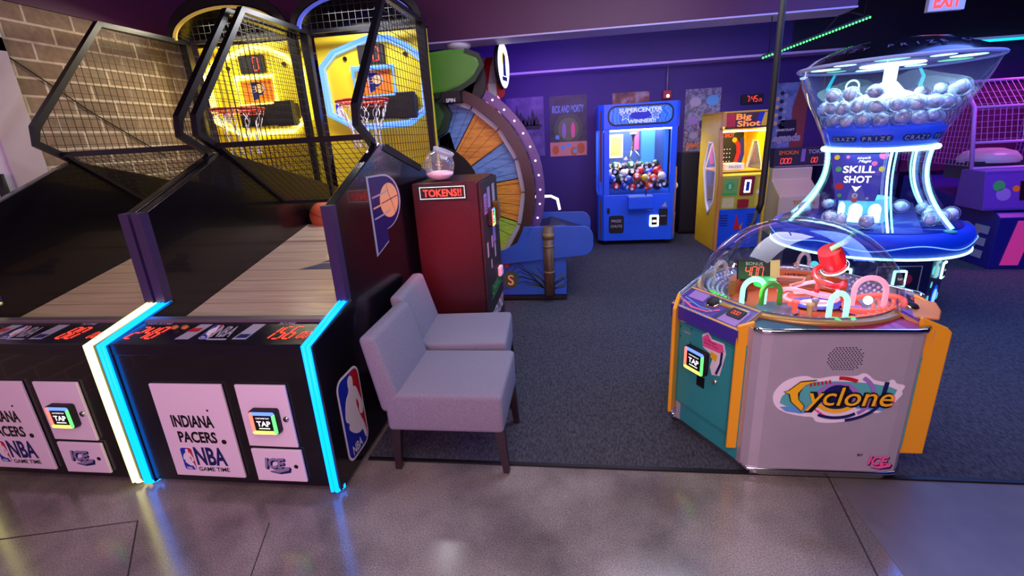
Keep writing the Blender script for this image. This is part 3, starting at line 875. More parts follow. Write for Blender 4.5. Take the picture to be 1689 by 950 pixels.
WB = wood('blue_wood_print', '#2d5fa8', '#6f9ad6'); WO = wood('orange_wood_print', '#b8671a', '#f0a238'); WG = wood('green_wood_print', '#6b9a1c', '#b5d84a')
BLUEB = mat('blue_scenery_paint', '#2a57b4', .4, noise=.2, nscale=5)
WCX, WY, WZ = -1.315, 4.36, 1.005
wt = thing('wheel_arcade_machine', 'large wheel game with blue, orange and green wooden wedges and a blue reed painted cabinet', 'arcade game', (-.75, 4.2, .007))
ox, oy = .75, -4.2
dx = WCX + ox
Mw = frame((dx, .16, WZ), (1, 0, 0), (0, 0, 1))
b = B(); R_ = .865
angs = [112, 82, 57, 32, 8, -20, -48, -76, -104, -130, -156, -182, -210, -236]
cyc = [WG, WB, WO, WB, WO, WG, WB, WO, WG, WB, WO, WG, WB]
for i in range(13):
    a0, a1 = angs[i + 1], angs[i]
    b.prism([(0, 0)] + arc(0, 0, R_, a0, a1, 8), .04, cyc[i], Mw, -.04)
wd = b.done('wheel_disc', wt)
b = B()
for a in angs: b.stroke([(.1 * math.cos(math.radians(a)), .1 * math.sin(math.radians(a))), (R_ * math.cos(math.radians(a)), R_ * math.sin(math.radians(a)))], .01, BLKP, Mw, .001)
for a in range(-30, 120, 7): b.stroke([(.45 * math.cos(math.radians(a)), .45 * math.sin(math.radians(a))), ((R_ - .02) * math.cos(math.radians(a)), (R_ - .02) * math.sin(math.radians(a)))], .003, BLKP, Mw, .001)
b.done('wedge_seams', wd)
b = B(); b.prism(arc(0, 0, .45, 0, 360, 40)[:-1], .03, BLACKM, Mw); b.done('wheel_hub', wt)
for nm, r0, r1, mt, z0 in (('wheel_rim', .865, .955, mat('dark_brown_rim', '#3a2118', .35), .02), ('light_rim', .955, 1.035, mat('mauve_rim', '#5b3f7c', .3), -.10)):
    b = B(); A_, C_ = arc(0, 0, r1, 0, 360, 64), arc(0, 0, r0, 0, 360, 64)
    for i in range(64): b.prism([A_[i], A_[i + 1], C_[i + 1], C_[i]], .06, mt, Mw, z0)
    o = b.done(nm, wt)
    if nm == 'light_rim':
        b = B()
        for i in range(48): b.ball((dx + .995 * math.cos(i * PI / 24), .16 + .035, WZ + .995 * math.sin(i * PI / 24)), .009, E_WHITE, 8)
        b.done('bulbs', o)
b = B()
for k, a in enumerate(range(-40, 100, 20)):
    b.prism([(.83 * math.cos(math.radians(a)), .83 * math.sin(math.radians(a))), (.83 * math.cos(math.radians(a + 19)), .83 * math.sin(math.radians(a + 19))), (.868 * math.cos(math.radians(a + 19)), .868 * math.sin(math.radians(a + 19))), (.868 * math.cos(math.radians(a)), .868 * math.sin(math.radians(a)))], .05, SILVER, Mw)
b.done('lip', wt)
# lower cabinet: front board cut out round the wheel, right wing board, far wing board, bamboo post
def wing(y, name):
    b = B(); b.prism([(-.30, .43), (.03, .36)] + arc(.80 - .0, .53, .10, -80, 0, 5) + arc(.80, .60, .10, 0, 80, 5) + [(.45, .705), (.36, .70), (.30, .60), (.10, .50)], .02, BLUEB, front(0, y, 0), 0)
    return b.done(name, wt, bevel=.004)
b = B()
cut = [(dx + .90 * math.cos(math.radians(a)), WZ + .90 * math.sin(math.radians(a))) for a in (-22, -30, -38, -46, -56, -66, -78, -90)]
b.prism([(.655, .05), (.655, .70), (dx + .90 * math.cos(math.radians(-20)), .70)] + cut + [(-.5, .105), (-.5, .05)], .03, BLUEB, front(0, .03, 0), 0)
fp = b.done('front_board', wt, bevel=.003)
M = front(0, -.001, 0)
b = B()
RG = mat('reed_green', '#4a6a3a', .5); RD = mat('reed_dark', '#1c2430', .5)
for i in range(26):
    a = math.radians(90 + (i - 13) * 6.2); l = .16 + .16 * random.random()
    x0 = .50 + .02 * math.sin(i)
    cl = lambda v: max(-.4, min(.648, v)); b.stroke([(x0, .11), (cl(x0 + l * .5 * math.cos(a)), .11 + l * .5 * math.sin(a)), (cl(x0 + l * 1.15 * math.cos(a) * 1.1), .11 + l * .85 * abs(math.sin(a)))], .006, RG if i % 2 else RD, M)
for k in range(5): b.stroke([(.45, .12)] + [(.45 - .09 * j - .02 * k, .12 + (.07 + .05 * k) * math.sin(j * .8)) for j in range(1, 5)], .006, RD, M)
b.flat(arc(.33, .50, .012, 0, 360, 10, .05), RD, M); b.disc(.14, .21, .075, mat('leaf_green', '#37553a', .5), M, .001, 18, ry=.085)
b.text('S', GOLD, M, .10, .14, .21, .003, bold=.015)
b.flat([(.05, .33), (.13, .33), (.13, .42), (.09, .47), (.05, .40)], mat('critter_orange', '#a2492a', .5), M)
b.done('reed_painting', fp)
w1 = wing(-.005, 'side_wing'); w2 = wing(.80, 'side_wing')
b = B(); b.box(-.45, .60, .06, .78, .06, .42, BLUEB); b.box(-.5, .66, .0, .8, .015, .06, BLACKM); b.done('cabinet_base', wt)
b = B(); b.prism([(.35, .42), (.35, .62), (.5, .66), (.82, .55), (.82, .42)], .76, mat('console_dark', '#20222c', .35), frame((0, .03, 0), (1, 0, 0), (0, 0, 1)), -.76); b.done('console', wt, bevel=.004)
b = B()
b.tube([(.50, -.035, .075), (.505, -.035, .705)], .048, ramp_mat('bamboo_brown', [(.2, '#3a2a20'), (.6, '#6f5a40'), (.8, '#2c211b')], 5, 'noise', .5, (9, 9, 1)), n=14)
for z in (.28, .52): b.tube([(.503, -.035, z), (.503, -.035, z + .02)], .051, mat('bamboo_ring', '#7a6242', .5), n=14)
b.tube([(.503, -.035, .60), (.503, -.035, .65)], .054, mat('bamboo_band', '#7d6b3a', .5), n=14); b.done('bamboo_post', wt)
b = B(); E_W2 = emit('white_tube', (1, .95, 1, 1), 2.2)
b.tube([(.28, .30, .78), (.28, .30, .90), (.34, .30, .93), (.52, .30, .93), (.58, .30, .90), (.60, .30, .80)], .012, E_W2); b.done('grab_handle', wt)
b = B(); b.tube([(.05, .30, .92), (.22, .30, .92)], .01, E_W2); b.tube([(.05, .30, .74), (.22, .30, .74)], .01, E_W2); b.tube([(.0, .28, .62), (.24, .28, .86)], .006, emit('pink_tube', (1, .1, .35, 1), 2.5)); b.done('light_tubes', wt)
for x in (-.3, .1, .5):
    b = B(); b.lathe([(0, 0), (.025, 0), (.025, .014), (0, .014)], STEEL, 14, T(x, .1, .0)); b.done('foot', wt)
# topper: green leaf head with a dark mouth and stalk
GR = mat('frog_green', '#4f8a2c', .4, noise=.25, nscale=5); GD = mat('dark_green_edge', '#16321c', .5)
b = B(); M = front(0, .12, 0)
head = [(-.62, 2.165), (-.45, 2.185), (-.28, 2.195), (-.14, 2.185), (-.05, 2.15), (.0, 2.08), (-.06, 1.98), (-.18, 1.90), (-.34, 1.86), (-.62, 1.84)]
b.prism(head, .10, GR, M); hd = b.done('topper', wt, bevel=.03, bseg=3)
b = B(); b.stroke([(-.14, 2.175), (-.03, 2.13), (-.0, 2.06), (-.08, 1.95), (-.2, 1.89), (-.36, 1.845), (-.6, 1.83)], .04, GD, M, .101); b.prism(arc(-.11, 1.96, .11, 0, 360, 24, .17)[:-1], .06, mat('dark_mouth', '#10180f', .5), M, -.08); b.prism([(-.26, 1.76), (-.16, 1.76), (-.06, 2.02), (-.12, 2.04)], .02, GR, M, -.04); b.done('topper_edge', hd)
b = B(); b.prism([(-.62, 1.80), (-.36, 1.80), (-.30, 1.70), (-.36, 1.55), (-.46, 1.50), (-.62, 1.46)], .06, GD, M, .02); b.prism([(-.60, 1.78), (-.40, 1.78), (-.36, 1.68), (-.42, 1.57), (-.60, 1.5)], .08, mat('moss_green', '#2f5a26', .5), M, .02)
b.prism([(-.46, 1.5), (-.36, 1.55), (-.30, 1.3), (-.36, .95), (-.50, .95)], .04, ramp_mat('grass_print', [(.3, '#2f5a26'), (.6, '#8cab4a')], 6, 'noise', .5, (8, 8, 1)), M, -.08); b.done('leaf', wt)
b = B(); b.box(-.36, -.20, -.02, .16, 1.78, 1.87, BLACKM); b.text('SPIN', WHITE, front(-.0, -.0205, 0), .03, -.28, 1.80, 0, bold=.02); b.done('pointer_bracket', wt, bevel=.004)

# ---------------------------------------------------------------- carnival booth game behind the wheel
cg = thing('carnival_booth_game', 'booth game with red and white striped awning and round lit sign, behind the wheel game', 'arcade game', (-.86, 5.6, .007))
b = B(); b.box(-.45, .0, -.0, .55, .02, .85, mat('booth_red', '#7a1a3a', .4)); b.done('counter', cg, bevel=.01)
for x, y in ((-.05, .02), (-.42, .02), (-.05, .5)):
    b = B(); b.tube([(x, y, .85), (x, y, 2.0)], .03, ORANGE, n=8); b.done('post', cg)
b = B(); n = 7
RS = mat('awning_red', '#c41f28', .6); WS = mat('awning_white', '#d9c9d6', .6)
for i in range(n):
    x0 = -.5 + .62 * i / n; x1 = -.5 + .62 * (i + 1) / n; m_ = WS if i % 2 else RS
    b.prism([(.35, 2.34), (0.1, 2.22), (-.12, 2.02), (-.14, 2.02), (.1, 2.24), (.35, 2.36)], x1 - x0, m_, right(x0, 0, 0))
    b.prism([(x0, 2.03)] + arc((x0 + x1) / 2, 1.93, (x1 - x0) / 2, 180, 360, 8) + [(x1, 2.03)], .01, m_, front(0, -.135, 0))
b.done('awning', cg)
b = B(); b.tube([(-.10, -.02, .9), (-.10, -.02, 1.95)], .015, emit('magenta_tube', (1, .15, .75, 1), 2.0)); b.tube([(.03, -.04, 1.3), (.03, -.04, 2.0)], .012, emit('violet_tube', (.75, .3, 1, 1), 2.0)); b.done('neon_tube', cg)
b = B(); b.tube([(.09, -.1, 1.9), (.09, -.1, 1.98)], .02, BLACKM)
b.lathe([(0, -.02), (.225, -.02), (.24, 0), (.225, .02), (0, .02)], BLACKM, 36, frame((.10, -.12, 2.20), (.13, .99, 0), (0, 0, 1)))
sn = b.done('round_sign', cg)
Msg = frame((.10, -.12, 2.20), (.13, .99, 0), (0, 0, 1))
b = B(); b.disc(0, 0, .222, emit('sign_white', (.95, .95, 1, 1), 1.5), Msg, .021, 36); b.disc(.0, .06, .07, emit('sign_yellow', (1, .75, .1, 1), .8), Msg, .024, 28); b.flat([(-.05, -.1), (.06, -.1), (.04, .1), (-.03, .12)], BLUEP, Msg, .026); b.rect(-.09, .09, -.15, -.11, BLUEP, Msg, .026); b.done('sign_face', sn)
# ---------------------------------------------------------------- posters and wall fittings
def poster(x0, x1, z0, z1, base, label, draw=None, tilt=0.0):
    t = thing('poster', label, 'poster', ((x0 + x1) / 2, 7.398, (z0 + z1) / 2), group='posters on the back wall')
    w_, h_ = (x1 - x0) / 2, (z1 - z0) / 2
    b = B(); M = front(0, 0, 0); b.prism([(-w_, -h_), (w_, -h_), (w_, h_), (-w_, h_)], .003, base, M); s = b.done('sheet', t)
    if draw:
        b = B(); draw(b, M @ T(0, 0, .003), w_, h_); b.done('print', s)
    return t


P1 = ramp_mat('violet_mist_print', [(.3, '#2a1c4a'), (.5, '#5d4a8f'), (.7, '#8f7ab8')], 2.4, 'noise', .45)
P2 = ramp_mat('dark_forest_print', [(.3, '#1c1a2c'), (.6, '#3c3a4c')], 8, 'noise', .45)
P3 = ramp_mat('crowd_print', [(.30, '#3a4468'), (.45, '#8f9ab0'), (.55, '#5a4a5c'), (.7, '#b8b0b4')], 9, 'noise', .35)
P4 = ramp_mat('heroes_print', [(.3, '#3b4f86'), (.5, '#7f95c8'), (.7, '#4c4870')], 5, 'noise', .4)
P5 = ramp_mat('red_fox_print', [(.35, '#2a1820'), (.5, '#8a4a2c'), (.62, '#a89a94')], 7, 'noise', .4)
PD = mat('poster_dark', '#1e1636', .5); PV = mat('poster_violet', '#4c3a86', .5); PSK = mat('poster_sky_lettering', '#7fa4d8', .5)


def d1(b, M, w_, h_):
    for (x, wd, ht) in ((-.17, .05, .22), (-.12, .03, .30), (-.07, .06, .20), (-.01, .05, .12), (.05, .04, .15), (.11, .035, .24), (.16, .05, .14)):
        b.flat([(x - wd, .02), (x + wd, .02), (x + wd * .8, .02 + ht * .5), (x, .02 + ht), (x - wd * .8, .02 + ht * .45)], PD, M)
    b.flat([(-.25, .03), (.25, .03), (.2, -.04), (-.2, -.02)], PD, M)
    b.text('HOGWARTS', PD, M, .055, .0, -.10, .001, width=.46); b.rect(-.08, .1, -.155, -.145, PD, M)
    b.flat([(-.02, -.41), (.12, -.41), (.08, -.3), (.05, -.24), (.02, -.3)], PD, M)


def d2(b, M, w_, h_):
    b.text('RICK AND MORTY', PSK, M, .10, 0, .24, .001, width=.46, shear=.1, bold=.03)
    b.disc(0, -.04, .21, mat('poster_green', '#4c5a44', .5), M, .001, 28, ry=.22); b.disc(0, -.04, .15, mat('poster_olive', '#6f7a54', .5), M, .0022, 28, ry=.16)
    b.flat([(-w_, -.22), (w_, -.22), (w_, -h_), (-w_, -h_)], mat('poster_coral', '#d88a84', .5), M, .0012)
    for x, y, r in ((-.19, -.33, .05), (.18, -.32, .06), (.08, -.36, .05)): b.disc(x, y, r, mat('poster_orange_rock', '#c8642c', .5), M, .003, 12, ry=r * 1.3)
    for x, y in ((-.16, -.15), (-.08, -.3), (.1, -.35), (.0, -.27)): b.disc(x, y, .035, SKYP, M, .0034, 6)
    for x in (-.06, .07): b.flat(arc(x, -.06, .03, 0, 360, 12, .11)[:-1], LILAC if x < 0 else PINK, M, .004)


def d3(b, M, w_, h_):
    for i, (x, y, r) in enumerate(((-.1, .25, .08), (.13, .26, .09), (-.12, .0, .07), (.05, -.05, .09), (-.1, -.2, .06))):
        b.disc(x, y, r, (SILVER, SKYP, LILAC, NAVY, SILVER)[i], M, .001, 10, ry=r * .8)
    b.text('DRAGON', ORANGE, M, .07, -.04, -.33, .002, width=.3, bold=.04)


def d4(b, M, w_, h_):
    b.flat([(.06, -h_), (w_, -h_), (w_, h_), (.12, h_), (.05, .1)], mat('poster_rust', '#8a3f3c', .5), M)
    for i in range(14): b.disc(-.1 + .06 * math.sin(i * 2.1), .3 - .035 * i, .03, (PD, SILVER, GOLD)[i % 3], M, .002, 6)
    b.flat([(-.12, -.28), (.14, -.28), (.12, -.05), (-.08, -.05)], PD, M, .002)
    b.text('MINECRAFT', WHITE, M, .03, -.01, -.18, .003, width=.24, bold=.02); b.text('Legends', SILVER, M, .10, -.01, -.28, .004, width=.42, bold=.05)


poster(-.995, -.445, 1.18, 2.01, P1, 'purple castle silhouette poster on back wall, leftmost of the posters', d1)
poster(-.365, .175, 1.16, 2.0, P2, 'cartoon poster with pale blue title and pink ground, left of the blue crane machine', d2)
poster(.54, 1.05, 1.16, 1.985, P5, 'poster mostly hidden behind blue crane machine, only its orange and grey top showing', None)
poster(1.545, 2.02, 1.13, 1.97, P3, 'glossy crowded poster between the blue crane machine and yellow cabinet', d3)
poster(2.68, 3.16, 1.11, 1.97, P4, 'blue and rust poster with grey slanted title, behind the clear bowl', d4)

ck = thing('digital_clock', 'black digital wall clock with red digits 7:45', 'clock', (2.425, 7.39, 1.79))
b = B(); b.box(-.14, .14, -.03, .008, -.06, .06, BLACKM); c = b.done('case', ck, bevel=.004)
b = B(); M = front(0, -.031, 0); b.seg('7:45', E_RED, M, .075, -.075, -.035, slant=.05, wd=.03); b.seg('25', E_RED, M, .035, .085, -.035, slant=.05, wd=.015); b.done('digits', c)

fa = thing('fire_alarm_strobe', 'red fire alarm with white strobe and conduit above the blue crane machine', 'fire alarm', (1.285, 7.39, 1.92))
b = B(); b.box(-.055, .055, -.05, .008, -.055, .055, mat('alarm_red', '#b01824', .35)); b.done('housing', fa, bevel=.006)
b = B(); b.ball((0.01, -.05, -.02), .022, E_WHITE, 12, sq=(1, .5, 1)); b.done('strobe', fa)
b = B(); b.tube([(0, -.02, .055), (0, -.02, .365)], .012, mat('grey_conduit', '#8a86a0', .4)); b.done('conduit', fa)

sd = thing('ceiling_disc_light', 'round white disc under the plum soffit above the green topper', 'ceiling light', (-1.12, 5.08, 2.376))
b = B(); b.lathe([(0, -.05), (.08, -.05), (.115, -.03), (.125, 0), (0, 0)], WHITE, 32); b.done('disc_housing', sd)
b = B(); b.lathe([(0, -.053), (.075, -.053), (.075, -.049)], mat('white_diffuser', '#f4f0f4', .4), 32); b.done('diffuser', sd)

sc = thing('dark_box', 'dark upright box against back wall between crane machine and yellow cabinet', 'cabinet', (1.62, 7.15, .007))
b = B(); b.box(-.16, .14, -.15, .2, .02, 1.13, mat('dark_box_black', '#121018', .4)); b.done('body', sc, bevel=.005)  # plain dark box, fills the dark strip beside the crane machine
b = B(); b.box(-.15, .13, -.162, -.15, .05, 1.11, BLACKM); b.done('door', sc, bevel=.003)  # thin front sheet of the same dark box

# ---------------------------------------------------------------- crane machine
CRB = mat('crane_blue', '#2263f2', .3, coat=.3, noise=.08, nscale=4)
cr = thing('claw_crane_machine', 'tall blue claw crane machine full of small balls against back wall', 'arcade game', (.795, 6.4, .007))
cham = [(-.50, .07), (-.43, 0), (.45, 0), (.50, .06), (.50, .80), (-.50, .80)]
b = B(); b.prism(cham, .61, CRB, None, .06); b.done('lower_cabinet', cr, bevel=.006)
b = B(); b.prism(cham, .30, CRB, None, 1.485); b.box(-.43, -.36, 0, .06, .67, 1.485, CRB); b.box(.40, .47, .0, .06, .67, 1.485, CRB); b.box(-.49, -.43, .05, .12, .67, 1.485, CRB)
b.box(-.5, -.44, .74, .8, .67, 1.485, CRB); b.box(.44, .5, .74, .8, .67, 1.485, CRB); b.done('upper_cabinet', cr, bevel=.005)
b = B(); b.box(-.44, .44, .77, .79, .67, 1.485, mat('inner_back', '#3c5aa0', .3)); b.box(-.40, -.34, .3, .5, .67, 1.48, mat('inner_column', '#6a5a50', .5)); b.box(.12, .30, .65, .77, .67, 1.48, mat('inner_blue', '#3f86c8', .3)); b.done('inner_wall', cr)
b = B(); M = front(0, .76, 0); b.rect(-.32, -.12, 1.1, 1.42, WHITE, M); b.rect(-.29, -.15, 1.13, 1.39, mat('art_print', '#c8b86a', .5), M, .002); b.rect(.0, .1, 1.2, 1.45, PINK, M); b.done('inner_posters', cr)
b = B(); b.box(-.36, .40, .012, .018, .67, 1.485, CLEAR); b.done('window_pane', cr)
b = B(); b.box(-.43, .44, .05, .76, 1.462, 1.478, emit('crane_lamp', (.95, .98, 1.0, 1), 9.0)); b.done('interior_lamp', cr)
b = B(); M = front(0, -.001, 0)
b.flat(rrect(-.385, .415, 1.525, 1.765, .10, 8), BLKP, M, 0); b.flat(rrect(-.365, .395, 1.545, 1.745, .085, 8), ramp_mat('aqua_swirl', [(.3, '#2c78d0'), (.5, '#6fc4f8'), (.7, '#2c8ae0')], 3, 'wave', .3, (1, 1, 3), dist=6), M, .001)
b.disc(.015, 1.645, .13, BLUEP, M, .0022, 24, ry=.05)
LWH = emit('backlit_letters', (.8, .85, 1, 1), .55); b.text('SUPERCENTER', LWH, M, .050, .015, 1.705, .003, width=.52, bold=.03); b.text('WINNER!!', LWH, M, .044, .03, 1.575, .003, width=.34, bold=.03)
for sx in (-.165, .195):
    for rr, mm, zz in ((.075, LWH, .003), (.056, BLUEP, .0042), (.042, SKYP, .0054)):
        b.flat([(sx + (rr if i % 2 == 0 else rr * .45) * math.sin(i * PI / 5), 1.645 + (rr if i % 2 == 0 else rr * .45) * math.cos(i * PI / 5)) for i in range(10)], mm, M, zz)
b.done('sign', cr)
b = B(); b.prism([(-.0, .47), (-.0, .655), (-.13, .655), (-.13, .50), (-.10, .47)], .31, CRB, right(-.125, 0, 0)); cp_ = b.done('control_box', cr, bevel=.008)
b = B(); b.box(-.115, .175, -.125, -.005, .655, .662, mat('control_plate', '#8aa0c8', .3)); b.tube([(.10, -.07, .66), (.10, -.07, .73)], .007, BLACKM); b.ball((.10, -.07, .745), .02, mat('joystick_red', '#c01f2c', .3), 12); b.done('joystick', cp_)
b = B(); b.prism(rrect(-.36, -.165, .165, .40, .03), .004, BLACKM, M, 0); b.text('PRIZE', SILVER, M, .035, -.262, .33, .005, width=.13, bold=.02); b.text('CHUTE', SILVER, M, .035, -.262, .26, .005, width=.15, bold=.02); b.done('prize_door', cr)
b = B(); b.prism(rrect(.165, .285, .24, .395, .02), .01, E_WHITE, M, 0); b.prism(rrect(.19, .26, .265, .37, .008), .013, BLKP, M, 0); b.rect(.2, .25, .30, .33, E_SCREEN, M, .0135); b.done('card_reader', cr)
b = B(); b.prism(rrect(.28, .39, .26, .475, .008), .01, BLACKM, M, 0); b.rect(.30, .37, .375, .385, SILVER, M, .011); b.flat([(.31, .50), (.38, .50), (.36, .56)], SILVER, M); b.done('coin_door', cr)
b = B(); b.box(-.385, -.35, -.008, 0, .43, .50, BLACKM); b.done('speaker_slot', cr)
MS = frame((-.465, .035, 0), (.7, -.7, 0), (0, 0, 1))
b = B(); b.rect(-.012, .012, .85, 1.72, mat('brown_trim_strip', '#7a4a3a', .4), MS, .002); b.done('edge_trim', cr); b = B(); b.rect(-.012, .012, .10, .60, mat('brown_trim_strip_low', '#7a4a3a', .4), MS, .002); b.done('edge_trim', cr); b = B()
b.rect(-.005, .03, .12, 1.0, mat('tan_trim_strip', '#a87a5a', .4), frame((.475, .03, 0), (.6, .7, 0), (0, 0, 1)), .002); b.done('edge_trim', cr)
b = B(); b.lathe([(.0, 0), (.02, 0), (.02, .18), (.035, .2), (.045, .24), (0, .24)], CHROME, 14, T(-.02, .42, 1.20)); 
for a in (0, 120, 240): b.tube([(-.02 + .03 * math.cos(math.radians(a)), .42 + .03 * math.sin(math.radians(a)), 1.2), (-.02 + .10 * math.cos(math.radians(a)), .42 + .10 * math.sin(math.radians(a)), 1.12), (-.02 + .04 * math.cos(math.radians(a)), .42 + .04 * math.sin(math.radians(a)), 1.05)], .007, CHROME)
b.done('claw', cr)
for x in (-.4, .4):
    for y in (.08, .7):
        b = B(); b.tube([(x - .015, y, .03), (x + .015, y, .03)], .03, BLACKM, n=12); b.box(x - .02, x + .02, y - .02, y + .02, .035, .062, STEEL); b.done('caster', cr)
cols = [('#b81f26', 'red'), ('#163a34', 'dark green'), ('#e6e2dc', 'white'), ('#15183a', 'navy'), ('#c8b42a', 'yellow'), ('#2446b8', 'blue'), ('#16161a', 'black'), ('#3a7a58', 'green'), ('#d84a2a', 'orange red')]
bm_ = []
for h, nme in cols:
    b = B(); b.ball((0, 0, 0), .0525, mat('prize_ball_' + nme.replace(' ', '_'), h, .25, coat=.4), 16)
    b.disc(0, 0, .022, WHITE, front(0, -.050, 0.0), .002, 12)
    o = b.done('prize_ball'); bm_.append(o)
ORD = ['first', 'second', 'third', 'fourth', 'fifth', 'sixth', 'seventh', 'eighth', 'ninth', 'tenth', 'eleventh', 'twelfth', 'thirteenth', 'fourteenth', 'fifteenth']
used = set()
rows = [(.05, .070, 8, .735), (.05, .075, 7, .84), (.16, .1, 7, .80), (.16, .1, 6, .91), (.28, 0, 7, .89), (.28, 0, 6, .985), (.41, 0, 7, .94), (.54, 0, 7, .96), (.66, 0, 7, .95)]
spots = []
for (yy, jit, n, zz) in rows:
    for i in range(n):
        spots.append((.795 - .345 + .74 * (i + .5 * (n % 2 == 0)) / 7.0 + .03, 6.4 + yy + .06, zz + .035 + .015 * math.sin(i * 2.3 + yy * 9)))
where = ['front', 'front', 'middle', 'middle', 'middle', 'back', 'back', 'back', 'back']
k = 0
for ri, (yy, jit, n, zz) in enumerate(rows):
    for i in range(n):
        ci = (i * 4 + ri * 5 + (i * i) % 3) % len(cols)
        src = bm_[ci]
        if ci in used: o = src.copy(); COL.objects.link(o)
        else: o = src; used.add(ci)
        o.location = spots[k]; o.rotation_euler = (.3 * math.sin(k), 0, .8 * math.sin(k * 1.7))
        tag(o, '%s ball in the claw crane, row %s from the front, %s from the left' % (cols[ci][1], ORD[ri], ORD[i]), 'ball', 'prize balls in the claw crane'); k += 1

pc = B(); pc.tube([(1.31, 7.2, .01), (1.38, 7.05, .25), (1.42, 7.1, .30), (1.44, 7.2, .20), (1.42, 7.3, .012)], .006, mat('white_cord', '#c8c4cc', .5)); tag(pc.done('power_cord'), 'thin white cord looping beside blue crane machine by back wall', 'cord')

# ---------------------------------------------------------------- yellow ball drop cabinet
YB = mat('cabinet_yellow', '#e2b818', .4, noise=.1, nscale=4); TB = mat('cabinet_orange_edge', '#c8843c', .4); BB = mat('cabinet_blue', '#1c4fd0', .35)
bs = thing('ball_drop_machine', 'yellow upright ball drop cabinet with diamond shaped side windows', 'arcade game', (1.675, 5.95, .007), .09)
side = [(0.0, .0), (0.0, .50), (-.03, .90), (.12, 1.10), (.07, 1.42), (.0, 1.45), (.0, 1.60), (.72, 1.60), (.72, 0.0)]
hole = [(.16, .55), (.17, 1.02), (.30, 1.28), (.42, 1.27), (.52, .95), (.42, .55), (.28, .42)]
def sidewall(x):
    b = B(); M = right(x, 0, 0)
    # the wall is built as strips round the window
    H = [(.14, .60), (.14, 1.0), (.29, 1.27), (.40, 1.27), (.55, .96), (.42, .56), (.29, .42)]
    O = [(-.0, .45), (-.03, .90), (.07, 1.42), (.72, 1.60), (.72, .9), (.72, 0.0), (0, 0)]
    n = len(H)
    for i in range(n):
        b.prism([O[i], O[(i + 1) % n], H[(i + 1) % n], H[i]], .025, YB, M)
    b.prism([(.07, 1.42), (.0, 1.45), (.0, 1.60), (.72, 1.60)], .025, YB, M)
    o = b.done('side_wall', bs)
    b = B(); b.tube([(x + .0125, p, q) for p, q in H], .017, WHITE, n=6, closed=True); b.done('window_trim', o)
    b = B(); b.prism(H, .004, glass('side_glass', opac=.12), M, .01); b.done('window_pane', o)
for x in (0.0, .53): sidewall(x)
b = B(); b.tube([(-.002, -.012, .02), (-.002, -.012, .45), (-.002, -.04, .90), (-.002, .06, 1.42), (-.002, -.012, 1.46), (-.002, -.012, 1.6)], .026, TB, n=4); b.done('front_edge', bs)
b = B(); b.box(.025, .53, .03, .72, .02, .50, BB); lw = b.done('lower_front', bs, bevel=.004)
b = B(); M = front(0, .029, 0)
for sx in (.10, .42):
    for k in range(5): b.rect(sx - .045, sx + .045, .30 + .03 * k, .312 + .03 * k, NAVY, M)
b.flat([(.22, .25), (.30, .25), (.25, .44)], REDP, M, .001); b.flat([(.27, .25), (.31, .25), (.33, .34)], ORANGE, M, .001); b.done('grilles', lw)
b = B(); b.prism([(.03, .50), (-.01, .90), (.20, .93), (.3, .5)], .505, mat('door_olive_yellow', '#bfae3a', .4), right(.025, 0, 0)); dp = b.done('door_panel', bs, bevel=.004)
Md = frame((0, .028, .50), (1, 0, 0), (0, -.04, .40))
b = B(); b.rect(.05, .22, .20, .37, mat('panel_green', '#7fa85a', .4), Md); b.disc(.13, .28, .05, GREENP, Md, .0015); b.text('$', WHITE, Md, .05, .13, .28, .003); b.rect(.05, .22, .17, .20, GREENP, Md, .0015); b.rect(.06, .20, .02, .14, mat('panel_cream', '#d8c88a', .4), Md); b.done('door_labels', dp)
b = B(); b.prism(rrect(.25, .40, .17, .39, .01), .02, mat('coin_red', '#8a1c2c', .3), Md); b.prism(rrect(.29, .36, .2, .35, .006), .026, E_WHITE, Md); b.rect(.305, .345, .22, .33, BLUEP, Md, .0265); b.done('card_reader', dp)
b = B(); b.prism(rrect(.24, .36, .02, .12, .01), .03, mat('coin_cup_red', '#a01f2c', .3), Md); b.done('coin_cup', dp)
b = B(); b.rect(.44, .49, .03, .37, mat('panel_yellow', '#e8c23a', .4), Md); b.disc(.465, .2, .02, WHITE, Md, .002); b.done('side_label', dp)
b = B(); b.box(.025, .53, .62, .65, .55, 1.42, YB); b.box(.025, .53, .10, .65, .93, .945, YB); bk = b.done('playfield_back', bs)
b = B(); M = front(0, .619, 0)
b.rect(.05, .50, .96, 1.38, mat('playfield_black', '#15131a', .4), M)
for sg, cx in ((-1, .16), (1, .39)):
    b.stroke([(cx, 1.28), (cx + sg * .05, 1.22), (cx + sg * .06, 1.12), (cx + sg * .03, 1.0)], .05, REDP, M, .002); b.disc(cx, 1.28, .03, YELP, M, .003); b.stroke([(cx + sg * .09, 1.3), (cx + sg * .11, 1.1), (cx + sg * .08, .98)], .05, BLUEP, M, .0015)
for i in range(5):
    for j in range(4): b.disc(.2 + .035 * i, 1.02 + .05 * j, .007, WHITE, M, .003, 8)
b.text('BIG SHOT', E_RED, M, .05, .28, 1.34, .003, width=.2); b.done('playfield_print', bk)
b = B(); b.box(.12, .34, .15, .4, .95, 1.02, WHITE); b.text('PRIZES', BLKP, frame((0, .149, 0), (1, 0, 0), (0, 0, 1)), .03, .23, .985, width=.14); b.done('notice_card', bs)
b = B(); b.box(.025, .53, .0, .04, 1.42, 1.60, mat('marquee_dark', '#4a2430', .4)); mq = b.done('marquee', bs, bevel=.003)
M = front(0, -.001, 0)
